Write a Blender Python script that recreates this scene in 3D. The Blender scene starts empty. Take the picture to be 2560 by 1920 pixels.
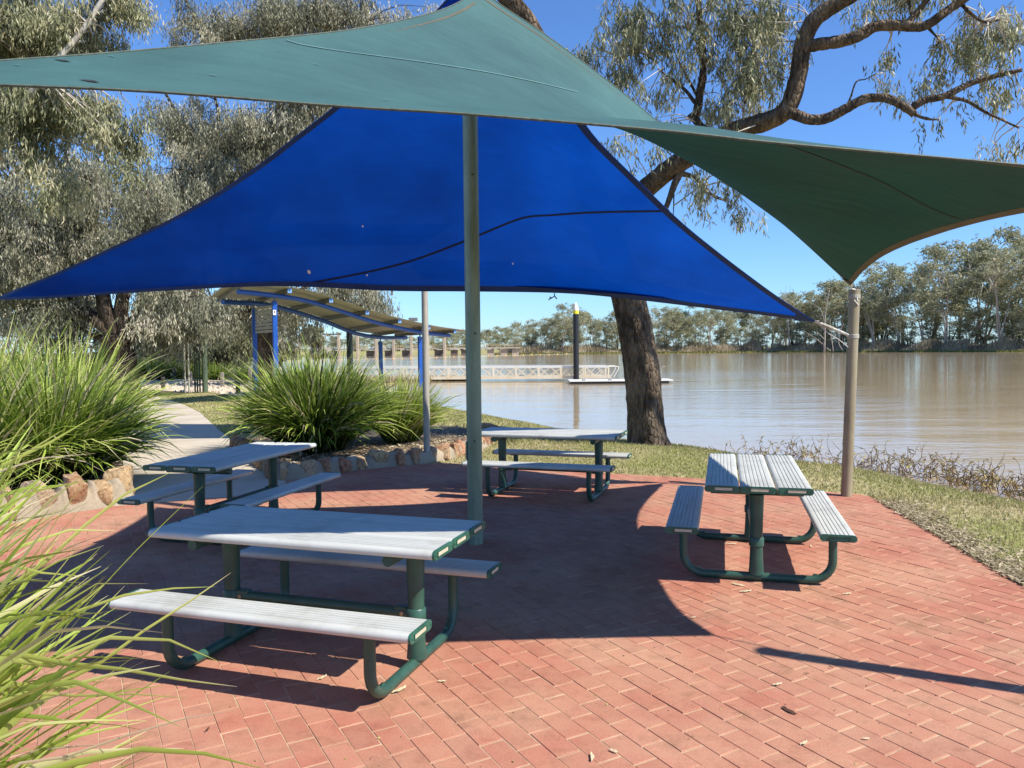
import bpy, math, random
import numpy as np
from mathutils import Matrix, Vector

random.seed(4)
RNG = np.random.default_rng(7)
SC = bpy.context.scene
COL = SC.collection
PI = math.pi

# ------------------------------------------------------------------ camera
CH, CP, CR, CF = 1.743, 0.0455, 0.0098, 1942.0      # eye height, pitch, roll, focal length in photo pixels
cam_d = bpy.data.cameras.new('camera'); cam = bpy.data.objects.new('camera', cam_d); COL.objects.link(cam)
cam_d.sensor_width = 36.0; cam_d.lens = CF / 2560 * 36; cam_d.clip_end = 5000; cam_d.clip_start = 0.05
Uv = Vector((0, math.sin(CP), math.cos(CP))); Fv = Vector((0, math.cos(CP), -math.sin(CP))); Xv = Vector((1, 0, 0))
rt = Xv * math.cos(CR) + Uv * math.sin(-CR); up = Xv * math.sin(CR) + Uv * math.cos(CR)
m = Matrix.Identity(4)
for i in range(3):
    m[i][0] = rt[i]; m[i][1] = up[i]; m[i][2] = -Fv[i]
m[2][3] = CH
cam.matrix_world = m
SC.camera = cam

# ------------------------------------------------------------------ light
SUNV = Vector((0.79, -0.43, 1.0)).normalized()
world = bpy.data.worlds.new('World'); SC.world = world; world.use_nodes = True
wn = world.node_tree.nodes; wl = world.node_tree.links
sky = wn.new('ShaderNodeTexSky'); sky.sky_type = 'NISHITA'; sky.sun_disc = False
sky.sun_elevation = math.asin(SUNV.z); sky.sun_rotation = math.atan2(SUNV.x, SUNV.y)
sky.air_density = 1.0; sky.dust_density = 0.25; sky.ozone_density = 3.0; sky.altitude = 100
wn['Background'].inputs['Strength'].default_value = 0.090
tn = wn.new('ShaderNodeMix'); tn.data_type = 'RGBA'; tn.blend_type = 'MULTIPLY'; tn.inputs[0].default_value = 1.0
tn.inputs[7].default_value = (0.74, 1.06, 1.50, 1)          # the photograph's cool white balance
wl.new(sky.outputs[0], tn.inputs[6]); wl.new(tn.outputs[2], wn['Background'].inputs['Color'])
sd = bpy.data.lights.new('sun', 'SUN'); sd.energy = 5.0; sd.angle = math.radians(0.53); sd.color = (1.0, 0.94, 0.83)
sun = bpy.data.objects.new('sun', sd); COL.objects.link(sun)
sun.rotation_euler = SUNV.to_track_quat('Z', 'Y').to_euler(); sun.location = (8, -4, 12)
vs = SC.view_settings; vs.view_transform = 'Standard'; vs.look = 'None'; vs.gamma = 1.0; vs.use_curve_mapping = False
vs.exposure = 0.58
SC.cycles.max_bounces = 8; SC.cycles.transparent_max_bounces = 12; SC.cycles.use_denoising = True
SC.cycles.caustics_reflective = False; SC.cycles.caustics_refractive = False

# ------------------------------------------------------------------ placing by line of sight (measuring helpers)
def ray(x, y):
    a = x - 1280; b = y - 960
    u = a * math.cos(CR) + b * math.sin(CR); v = -a * math.sin(CR) + b * math.cos(CR)
    q = -v / CF
    return np.array([u / CF, math.cos(CP) + q * math.sin(CP), -math.sin(CP) + q * math.cos(CP)])
def at(x, y, Y):
    d = ray(x, y); d = d / d[1]
    return d * Y + np.array([0, 0, CH])
def un(x, y, z=0.0):
    d = ray(x, y); return d * ((z - CH) / d[2]) + np.array([0, 0, CH])
def inplane(x, y, A, B):
    d = ray(x, y); n = np.array([B[1] - A[1], -(B[0] - A[0])])
    t = (n @ np.array(A[:2])) / (n @ d[:2])
    return d * t + np.array([0, 0, CH])
def pr(P):
    P = np.asarray(P, float); x, y, z = P[..., 0], P[..., 1], P[..., 2] - CH
    yf = y * math.cos(CP) - z * math.sin(CP); q = y * math.sin(CP) + z * math.cos(CP)
    yf = np.where(yf < 0.05, 0.05, yf)
    u = CF * x / yf; v = -CF * q / yf
    return 1280 + u * math.cos(CR) - v * math.sin(CR), 960 + u * math.sin(CR) + v * math.cos(CR)

# ------------------------------------------------------------------ materials
def mat(name):
    mt = bpy.data.materials.new(name); mt.use_nodes = True
    nt = mt.node_tree; b = nt.nodes['Principled BSDF']
    return mt, nt, b
def node(nt, t, **kw):
    n = nt.nodes.new(t)
    for k, v in kw.items():
        if k in n.inputs: n.inputs[k].default_value = v
        else: setattr(n, k, v)
    return n
def ramp(nt, fac, stops, interp='LINEAR'):
    r = nt.nodes.new('ShaderNodeValToRGB'); r.color_ramp.interpolation = interp
    e = r.color_ramp.elements
    while len(e) < len(stops): e.new(0.5)
    for i, (p, c) in enumerate(stops):
        e[i].position = p; e[i].color = (*c, 1) if len(c) == 3 else c
    nt.links.new(fac, r.inputs[0]); return r.outputs[0]
def noise(nt, scale, detail=4, rough=0.55, coord='Object', vec=None, dist=0.0, stretch=None):
    n = nt.nodes.new('ShaderNodeTexNoise'); n.inputs['Scale'].default_value = scale
    n.inputs['Detail'].default_value = detail; n.inputs['Roughness'].default_value = rough
    n.inputs['Distortion'].default_value = dist
    if vec is None:
        if coord == 'World':
            g = nt.nodes.new('ShaderNodeNewGeometry'); vec = g.outputs['Position']
        else:
            c = nt.nodes.new('ShaderNodeTexCoord'); vec = c.outputs['Object']
    if stretch:
        mp = nt.nodes.new('ShaderNodeMapping'); mp.inputs['Scale'].default_value = stretch
        nt.links.new(vec, mp.inputs[0]); vec = mp.outputs[0]
    nt.links.new(vec, n.inputs['Vector']); return n.outputs['Fac']
def mix(nt, fac, a, b, mode='MIX'):
    m_ = nt.nodes.new('ShaderNodeMix'); m_.data_type = 'RGBA'; m_.blend_type = mode
    for s, v in ((0, fac), (6, a), (7, b)):
        if hasattr(v, 'links'): nt.links.new(v, m_.inputs[s])
        elif s == 0: m_.inputs[0].default_value = v
        else: m_.inputs[s].default_value = (*v, 1)
    return m_.outputs[2]
def bump(nt, h, strength=0.3, dist=0.01, bsdf=None):
    b = nt.nodes.new('ShaderNodeBump'); b.inputs['Strength'].default_value = strength; b.inputs['Distance'].default_value = dist
    nt.links.new(h, b.inputs['Height'])
    if bsdf: nt.links.new(b.outputs[0], bsdf.inputs['Normal'])
    return b.outputs[0]
def simple(name, col, rough=0.6, metal=0.0, var=0.15, scale=8, bmp=0.0, col2=None, coord='Object', spec=None):
    mt, nt, b = mat(name)
    c2 = col2 or tuple(min(1, c * (1 - var * 2)) for c in col)
    f = noise(nt, scale, 5, 0.6, coord)
    nt.links.new(ramp(nt, f, [(0.3, c2), (0.7, col)]), b.inputs['Base Color'])
    b.inputs['Roughness'].default_value = rough; b.inputs['Metallic'].default_value = metal
    if spec is not None: b.inputs['Specular IOR Level'].default_value = spec
    if bmp: bump(nt, noise(nt, scale * 6, 4, 0.6, coord), bmp, 0.004, b)
    return mt
def attr(nt, name='tint'):
    a = nt.nodes.new('ShaderNodeAttribute'); a.attribute_name = name; return a.outputs['Fac']

# bricks: world-space stains, one tone per brick
def brick_mat():
    mt, nt, b = mat('red_brick')
    oi = nt.nodes.new('ShaderNodeObjectInfo')
    ad = node(nt, 'ShaderNodeMath', operation='ADD'); nt.links.new(oi.outputs['Random'], ad.inputs[0]); nt.links.new(attr(nt), ad.inputs[1])
    fr = node(nt, 'ShaderNodeMath', operation='FRACT'); nt.links.new(ad.outputs[0], fr.inputs[0])
    base = ramp(nt, fr.outputs[0], [(0.0, (0.37, 0.155, 0.106)), (0.3, (0.425, 0.168, 0.114)), (0.55, (0.405, 0.175, 0.12)), (0.8, (0.45, 0.188, 0.13)), (1.0, (0.385, 0.178, 0.122))])
    d1 = noise(nt, 1.3, 6, 0.62, 'World'); dust = ramp(nt, d1, [(0.38, (0, 0, 0)), (0.7, (0.75, 0.75, 0.75))])
    c = mix(nt, dust, base, (0.52, 0.315, 0.205))
    d2 = noise(nt, 160, 3, 0.7, 'World'); gr = ramp(nt, d2, [(0.38, (0.72, 0.72, 0.72)), (0.62, (1.12, 1.12, 1.12))])
    c = mix(nt, 0.6, c, gr, 'MULTIPLY')
    d3 = noise(nt, 9, 5, 0.7, 'World'); st = ramp(nt, d3, [(0.28, (0.72, 0.7, 0.7)), (0.5, (1, 1, 1))])
    c = mix(nt, 0.7, c, st, 'MULTIPLY')
    d4 = noise(nt, 2.6, 4, 0.6, 'World', stretch=(1, 1, 1)); sp = ramp(nt, d4, [(0.56, (1, 1, 1)), (0.72, (0.66, 0.62, 0.60))])
    c = mix(nt, 1.0, c, sp, 'MULTIPLY')
    nt.links.new(c, b.inputs['Base Color']); b.inputs['Roughness'].default_value = 0.95; b.inputs['Specular IOR Level'].default_value = 0.04
    bump(nt, noise(nt, 120, 4, 0.7, 'World'), 0.5, 0.002, b)
    return mt
M = {}
M['brick'] = brick_mat()
M['sand'] = simple('joint_sand', (0.56, 0.40, 0.26), 0.95, var=0.22, scale=5, coord='World', bmp=0.4, col2=(0.34, 0.21, 0.13))
def concrete_mat(n, a, b_, rough=False):
    mt, nt, b = mat(n)
    f = noise(nt, 0.9, 6, 0.65, 'World'); g = noise(nt, 90, 3, 0.7, 'World')
    c = mix(nt, 0.35, ramp(nt, f, [(0.35, a), (0.65, b_)]), ramp(nt, g, [(0.35, (0.7, 0.7, 0.7)), (0.65, (1.15, 1.15, 1.15))]), 'MULTIPLY')
    nt.links.new(c, b.inputs['Base Color']); b.inputs['Roughness'].default_value = 0.9
    if rough: bump(nt, noise(nt, 22, 6, 0.75, 'World'), 0.8, 0.02, b)
    else: bump(nt, g, 0.25, 0.002, b)
    return mt
M['concrete'] = concrete_mat('pale_concrete', (0.44, 0.37, 0.28), (0.53, 0.46, 0.36))
M['mortar'] = concrete_mat('mortar', (0.26, 0.21, 0.15), (0.42, 0.35, 0.25), True)
M['asphalt'] = concrete_mat('asphalt', (0.10, 0.10, 0.10), (0.15, 0.15, 0.145))
def stone_mat():
    mt, nt, b = mat('sandstone')
    oi = nt.nodes.new('ShaderNodeObjectInfo')
    base = ramp(nt, oi.outputs['Random'], [(0.0, (0.46, 0.26, 0.12)), (0.25, (0.36, 0.13, 0.07)), (0.45, (0.52, 0.36, 0.19)), (0.6, (0.30, 0.16, 0.08)), (0.8, (0.42, 0.17, 0.10)), (1.0, (0.50, 0.40, 0.26))])
    f = noise(nt, 9, 6, 0.7, 'World'); c = mix(nt, ramp(nt, f, [(0.45, (0, 0, 0)), (0.68, (.8, .8, .8))]), base, (0.54, 0.42, 0.25))
    f2 = noise(nt, 22, 4, 0.7, 'World'); c = mix(nt, 0.85, c, ramp(nt, f2, [(0.34, (0.34, 0.26, 0.22)), (0.52, (1, 1, 1))]), 'MULTIPLY')
    nt.links.new(c, b.inputs['Base Color']); b.inputs['Roughness'].default_value = 0.9
    bump(nt, noise(nt, 30, 6, 0.75, 'World'), 0.9, 0.02, b); return mt
M['stone'] = stone_mat()
def lawn_mat():
    mt, nt, b = mat('lawn')
    f = noise(nt, 0.55, 6, 0.6, 'World'); g = noise(nt, 14, 5, 0.75, 'World')
    c1 = ramp(nt, g, [(0.3, (0.15, 0.17, 0.045)), (0.5, (0.26, 0.27, 0.085)), (0.7, (0.40, 0.36, 0.17))])
    c2 = ramp(nt, g, [(0.3, (0.26, 0.20, 0.11)), (0.5, (0.42, 0.35, 0.19)), (0.72, (0.52, 0.45, 0.28))])
    c = mix(nt, ramp(nt, f, [(0.42, (0, 0, 0)), (0.60, (1, 1, 1))]), c1, c2)
    s = noise(nt, 60, 4, 0.8, 'World'); c = mix(nt, 0.7, c, ramp(nt, s, [(0.35, (0.55, 0.55, 0.55)), (0.62, (1.2, 1.2, 1.2))]), 'MULTIPLY')
    # wet dark soil below the water line
    gm = nt.nodes.new('ShaderNodeNewGeometry'); sx = nt.nodes.new('ShaderNodeSeparateXYZ'); nt.links.new(gm.outputs['Position'], sx.inputs[0])
    mr = node(nt, 'ShaderNodeMapRange'); mr.inputs['From Min'].default_value = -0.45; mr.inputs['From Max'].default_value = -0.34
    nt.links.new(sx.outputs['Z'], mr.inputs['Value'])
    c = mix(nt, mr.outputs[0], (0.15, 0.105, 0.06), c)
    nt.links.new(c, b.inputs['Base Color']); b.inputs['Roughness'].default_value = 1.0; b.inputs['Specular IOR Level'].default_value = 0.1
    bump(nt, g, 0.6, 0.03, b); return mt
M['lawn'] = lawn_mat()
def blade_mat(name, stops, trans=0.35, rough=0.45, spec=0.4):
    mt, nt, b = mat(name)
    c = ramp(nt, attr(nt), stops)
    nt.links.new(c, b.inputs['Base Color']); b.inputs['Roughness'].default_value = rough; b.inputs['Specular IOR Level'].default_value = spec
    tr = nt.nodes.new('ShaderNodeBsdfTranslucent'); nt.links.new(c, tr.inputs['Color'])
    ms = nt.nodes.new('ShaderNodeMixShader'); ms.inputs[0].default_value = trans
    nt.links.new(b.outputs[0], ms.inputs[1]); nt.links.new(tr.outputs[0], ms.inputs[2])
    nt.links.new(ms.outputs[0], nt.nodes['Material Output'].inputs['Surface']); return mt
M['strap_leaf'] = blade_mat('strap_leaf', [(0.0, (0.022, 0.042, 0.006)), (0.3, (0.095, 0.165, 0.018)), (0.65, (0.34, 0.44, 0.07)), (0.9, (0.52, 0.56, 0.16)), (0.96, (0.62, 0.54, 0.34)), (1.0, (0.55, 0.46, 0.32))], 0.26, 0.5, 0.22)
M['gum_leaf'] = blade_mat('gum_leaf', [(0.0, (0.06, 0.07, 0.035)), (0.4, (0.22, 0.23, 0.12)), (0.75, (0.40, 0.39, 0.23)), (1.0, (0.60, 0.53, 0.33))], 0.25, 0.45, 0.3)
M['gum_leaf_warm'] = blade_mat('gum_leaf_warm', [(0.0, (0.05, 0.055, 0.035)), (0.4, (0.23, 0.23, 0.15)), (0.75, (0.45, 0.43, 0.31)), (1.0, (0.66, 0.58, 0.45))], 0.25, 0.45, 0.3)
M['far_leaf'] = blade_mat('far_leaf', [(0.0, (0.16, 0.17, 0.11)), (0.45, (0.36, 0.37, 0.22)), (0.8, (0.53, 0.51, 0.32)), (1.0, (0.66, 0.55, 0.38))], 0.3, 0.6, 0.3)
M['dry_blade'] = blade_mat('dry_blade', [(0.0, (0.13, 0.16, 0.04)), (0.4, (0.27, 0.27, 0.09)), (0.7, (0.46, 0.40, 0.20)), (1.0, (0.60, 0.52, 0.33))], 0.3, 0.8, 0.1)
M['reed'] = blade_mat('reed', [(0.0, (0.20, 0.165, 0.10)), (0.5, (0.40, 0.33, 0.21)), (1.0, (0.58, 0.49, 0.34))], 0.2, 0.9, 0.1)
M['weed'] = blade_mat('weed', [(0.0, (0.10, 0.06, 0.035)), (0.5, (0.22, 0.14, 0.07)), (0.8, (0.36, 0.28, 0.10)), (1.0, (0.45, 0.40, 0.14))], 0.2, 0.7, 0.2)
def bark_mat(name, a, b_, sc=6, st=(1, 1, 0.38), bs=1.0):
    mt, nt, b = mat(name)
    f = noise(nt, sc, 8, 0.7, 'Object', stretch=st, dist=0.6)
    nt.links.new(ramp(nt, f, [(0.38, a), (0.62, b_)]), b.inputs['Base Color'])
    b.inputs['Roughness'].default_value = 0.95; b.inputs['Specular IOR Level'].default_value = 0.15
    v = nt.nodes.new('ShaderNodeTexVoronoi'); v.feature = 'DISTANCE_TO_EDGE'; v.inputs['Scale'].default_value = sc * 2.6
    tc = nt.nodes.new('ShaderNodeTexCoord'); mp = nt.nodes.new('ShaderNodeMapping'); mp.inputs['Scale'].default_value = (st[0], st[1], st[2] * 1.3)
    nt.links.new(tc.outputs['Object'], mp.inputs[0]); nt.links.new(mp.outputs[0], v.inputs['Vector'])
    ad = node(nt, 'ShaderNodeMath', operation='ADD'); 
    cl = ramp(nt, v.outputs['Distance'], [(0.0, (0, 0, 0)), (0.22, (1, 1, 1))])
    nt.links.new(cl, ad.inputs[0]); nt.links.new(f, ad.inputs[1])
    bump(nt, ad.outputs[0], bs, 0.03, b); return mt
M['bark'] = bark_mat('rough_bark', (0.05, 0.036, 0.026), (0.215, 0.16, 0.11), 5.0)
M['bark_dark'] = bark_mat('dark_bark', (0.035, 0.026, 0.019), (0.12, 0.09, 0.065), 3.0)
M['bark_grey'] = bark_mat('grey_bark', (0.22, 0.19, 0.16), (0.42, 0.38, 0.33), 2.0, bs=0.2)
M['bark_pale'] = bark_mat('pale_bark', (0.30, 0.25, 0.20), (0.62, 0.57, 0.50), 2.0, bs=0.2)
M['alu'] = simple('anodised_aluminium', (0.62, 0.62, 0.60), 0.42, 0.55, 0.1, 5, col2=(0.52, 0.52, 0.50))
def alu_mat():
    mt, nt, b = mat('brushed_slat')
    f = noise(nt, 3, 6, 0.65, 'Object', stretch=(0.6, 7, 1)); g = noise(nt, 2.0, 6, 0.7, 'World')
    c = mix(nt, 0.8, ramp(nt, f, [(0.3, (0.47, 0.475, 0.44)), (0.7, (0.58, 0.58, 0.54))]), ramp(nt, g, [(0.33, (0.76, 0.745, 0.70)), (0.52, (1.02, 1.02, 1.02))]), 'MULTIPLY')
    nt.links.new(c, b.inputs['Base Color']); b.inputs['Metallic'].default_value = 0.12; b.inputs['Specular IOR Level'].default_value = 0.2
    nt.links.new(ramp(nt, g, [(0.3, (0.45, 0.45, 0.45)), (0.7, (0.55, 0.55, 0.55))]), b.inputs['Roughness'])
    bump(nt, f, 0.08, 0.001, b); return mt
M['slat'] = alu_mat()
M['green_steel'] = simple('green_painted_steel', (0.036, 0.105, 0.075), 0.4, 0.0, 0.18, 7, col2=(0.022, 0.06, 0.045), bmp=0.03)
M['green_dark'] = simple('dark_green_cap', (0.035, 0.14, 0.095), 0.4, 0.0, 0.15, 9, col2=(0.02, 0.075, 0.05))
M['cream'] = simple('cream_plate', (0.62, 0.55, 0.40), 0.5, 0, 0.15, 60)
M['bolt'] = simple('rusty_bolt', (0.42, 0.30, 0.18), 0.5, 0.5, 0.2, 30)
def post_mat(name, a, b_, metal=0.3, rough=0.45):
    mt, nt, b = mat(name)
    f = noise(nt, 3, 7, 0.7, 'Object', stretch=(2, 2, 0.5)); g = noise(nt, 25, 4, 0.7, 'Object', stretch=(1, 1, 0.12))
    c = mix(nt, 0.5, ramp(nt, f, [(0.35, a), (0.65, b_)]), ramp(nt, g, [(0.35, (0.7, 0.7, 0.68)), (0.6, (1.05, 1.05, 1.05))]), 'MULTIPLY')
    nt.links.new(c, b.inputs['Base Color']); b.inputs['Metallic'].default_value = metal; b.inputs['Roughness'].default_value = rough
    bump(nt, g, 0.06, 0.002, b); return mt
M['post_green'] = post_mat('weathered_green_steel', (0.16, 0.22, 0.155), (0.27, 0.34, 0.25), 0.2)
M['post_tan'] = post_mat('weathered_tan_steel', (0.26, 0.20, 0.12), (0.38, 0.32, 0.21), 0.2)
M['post_grey'] = post_mat('galvanised_steel', (0.31, 0.29, 0.24), (0.46, 0.43, 0.36), 0.1, .6)
M['post_darkgreen'] = post_mat('dark_green_timber', (0.05, 0.075, 0.045), (0.10, 0.135, 0.08), 0.0, 0.8)
M['blue'] = simple('blue_paint', (0.012, 0.09, 0.42), 0.35, 0, 0.1, 3)
M['blue_light'] = simple('pale_blue_cap', (0.16, 0.34, 0.70), 0.4, 0, 0.1, 6)
M['purlin'] = simple('grey_purlin', (0.20, 0.20, 0.19), 0.5, 0.3, 0.1, 5)
M['roof'] = simple('cream_roof_sheet', (0.60, 0.56, 0.44), 0.45, 0.2, 0.06, 3)
M['lining'] = simple('grey_roof_underside', (0.36, 0.35, 0.31), 0.6, 0.1, 0.06, 3)
M['slat_grey'] = simple('grey_slat', (0.34, 0.33, 0.28), 0.5, 0.1, 0.1, 5)
M['white'] = simple('white_paint', (0.80, 0.79, 0.75), 0.5, 0, 0.05, 4)
M['offwhite'] = simple('aged_white_aluminium', (0.78, 0.72, 0.60), 0.5, 0.0, 0.12, 1.2, col2=(0.70, 0.58, 0.40))
M['black'] = simple('black_sleeve', (0.018, 0.018, 0.02), 0.4, 0, 0.1, 3)
M['yellow'] = simple('yellow_band', (0.75, 0.72, 0.03), 0.45, 0, 0.05, 3)
M['buoy'] = simple('orange_float', (0.80, 0.48, 0.12), 0.5, 0, 0.15, 1)
M['dark'] = simple('dark_rubber', (0.03, 0.03, 0.028), 0.7, 0, 0.1, 4)
M['dam'] = simple('weathered_concrete', (0.46, 0.38, 0.29), 0.9, 0, 0.15, 0.3, col2=(0.36, 0.29, 0.22))
M['dam_dark'] = simple('dark_steel_gate', (0.16, 0.125, 0.095), 0.8, 0, 0.1, 0.5)
M['rail_yellow'] = simple('ochre_railing', (0.62, 0.48, 0.25), 0.6, 0, 0.1, 0.6)
M['timber_dark'] = simple('dark_bollard_timber', (0.06, 0.05, 0.045), 0.85, 0, 0.15, 8)
M['timber_grey'] = simple('grey_bollard_timber', (0.26, 0.23, 0.20), 0.9, 0, 0.15, 8)
M['rope'] = simple('white_rope', (0.72, 0.70, 0.64), 0.8, 0, 0.1, 60)
M['mulch'] = simple('mulch', (0.20, 0.14, 0.09), 1.0, 0, 0.3, 25, coord='World', bmp=1.0, col2=(0.07, 0.045, 0.03))
M['gravel'] = simple('gravel', (0.62, 0.53, 0.42), 1.0, 0, 0.2, 3, coord='World', bmp=1.0, col2=(0.42, 0.34, 0.26))
M['leaf_dry'] = simple('dry_leaf', (0.62, 0.53, 0.34), 0.7, 0, 0.15, 40)
M['leaf_brown'] = simple('brown_leaf', (0.10, 0.045, 0.025), 0.6, 0, 0.15, 40)
def cloth_mat(name, top, under, trans_col, tw=0.3, seethrough=0.0):
    mt, nt, b = mat(name)
    f = noise(nt, 0.9, 5, 0.6, 'Object'); w = noise(nt, 3, 4, 0.6, 'Object', stretch=(1, 6, 1))
    sh = mix(nt, 0.6, ramp(nt, f, [(0.3, (0.74, 0.74, 0.76)), (0.7, (1.12, 1.12, 1.10))]), ramp(nt, w, [(0.3, (0.86, 0.86, 0.86)), (0.7, (1.05, 1.05, 1.05))]), 'MULTIPLY')
    g = nt.nodes.new('ShaderNodeNewGeometry')
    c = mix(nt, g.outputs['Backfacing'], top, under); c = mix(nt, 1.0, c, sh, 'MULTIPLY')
    nt.links.new(c, b.inputs['Base Color']); b.inputs['Roughness'].default_value = 0.7; b.inputs['Specular IOR Level'].default_value = 0.25
    wv = nt.nodes.new('ShaderNodeTexWave'); wv.inputs['Scale'].default_value = 90; wv.inputs['Distortion'].default_value = 1.5
    tc = nt.nodes.new('ShaderNodeTexCoord'); nt.links.new(tc.outputs['Object'], wv.inputs['Vector'])
    cr = noise(nt, 1.6, 3, 0.5, 'Object', stretch=(.5, 3.5, 1), dist=.4)
    bb = nt.nodes.new('ShaderNodeBump'); bb.inputs['Strength'].default_value = 0.22; bb.inputs['Distance'].default_value = 0.08; nt.links.new(cr, bb.inputs['Height'])
    b1 = nt.nodes.new('ShaderNodeBump'); b1.inputs['Strength'].default_value = 0.2; b1.inputs['Distance'].default_value = 0.002; nt.links.new(wv.outputs['Fac'], b1.inputs['Height'])
    nt.links.new(bb.outputs[0], b1.inputs['Normal']); nt.links.new(b1.outputs[0], b.inputs['Normal'])
    tr = nt.nodes.new('ShaderNodeBsdfTranslucent'); nt.links.new(mix(nt, 1.0, trans_col, sh, 'MULTIPLY'), tr.inputs['Color'])
    ms = nt.nodes.new('ShaderNodeMixShader'); ms.inputs[0].default_value = tw
    nt.links.new(b.outputs[0], ms.inputs[1]); nt.links.new(tr.outputs[0], ms.inputs[2])
    out = ms.outputs[0]
    if seethrough:
        tp = nt.nodes.new('ShaderNodeBsdfTransparent'); m2 = nt.nodes.new('ShaderNodeMixShader'); m2.inputs[0].default_value = seethrough
        nt.links.new(out, m2.inputs[1]); nt.links.new(tp.outputs[0], m2.inputs[2]); out = m2.outputs[0]
    nt.links.new(out, nt.nodes['Material Output'].inputs['Surface']); return mt
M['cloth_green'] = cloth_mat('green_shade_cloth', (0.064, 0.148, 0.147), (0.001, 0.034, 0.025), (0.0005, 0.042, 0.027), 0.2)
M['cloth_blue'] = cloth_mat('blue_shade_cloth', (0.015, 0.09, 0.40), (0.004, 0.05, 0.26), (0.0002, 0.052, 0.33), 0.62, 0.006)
M['hem_green'] = simple('brown_green_hem', (0.10, 0.085, 0.05), 0.7, 0, 0.15, 4)
M['hem_blue'] = simple('navy_hem', (0.010, 0.045, 0.19), 0.7, 0, 0.15, 4)
M['seam_blue'] = simple('navy_seam', (0.004, 0.012, 0.06), 0.7, 0, 0.1, 4)
M['seam_green'] = simple('pale_green_seam', (0.095, 0.20, 0.195), 0.7, 0, 0.1, 20)
M['seam_dark'] = simple('dark_green_seam', (0.004, 0.02, 0.014), 0.7, 0, 0.1, 20)
M['edge_cord'] = simple('dark_edge_cord', (0.10, 0.13, 0.10), 0.7, 0, 0.3, 30)
def water_mat():
    mt, nt, b = mat('river_water')
    f = noise(nt, 0.05, 4, 0.5, 'World')
    nt.links.new(ramp(nt, f, [(0.3, (0.39, 0.295, 0.175)), (0.7, (0.45, 0.345, 0.21))]), b.inputs['Base Color'])
    b.inputs['Roughness'].default_value = 0.06; b.inputs['IOR'].default_value = 1.33
    n1 = noise(nt, 3.2, 3, 0.5, 'World', stretch=(0.8, 2.2, 1)); n2 = noise(nt, 0.35, 3, 0.5, 'World', stretch=(0.5, 1.4, 1))
    # ripples stronger in breezy patches
    n3 = noise(nt, 0.035, 3, 0.5, 'World', stretch=(0.5, 1.3, 1))
    k = ramp(nt, n3, [(0.40, (0.25, 0.25, 0.25)), (0.6, (1, 1, 1))])
    mu = node(nt, 'ShaderNodeMath', operation='MULTIPLY'); nt.links.new(n1, mu.inputs[0]); nt.links.new(k, mu.inputs[1])
    b1 = nt.nodes.new('ShaderNodeBump'); b1.inputs['Strength'].default_value = 0.18; b1.inputs['Distance'].default_value = 0.05; nt.links.new(mu.outputs[0], b1.inputs['Height'])
    b2 = nt.nodes.new('ShaderNodeBump'); b2.inputs['Strength'].default_value = 0.2; b2.inputs['Distance'].default_value = 0.2; nt.links.new(n2, b2.inputs['Height'])
    nt.links.new(b1.outputs[0], b2.inputs['Normal']); nt.links.new(b2.outputs[0], b.inputs['Normal'])
    return mt
M['water'] = water_mat()

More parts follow.
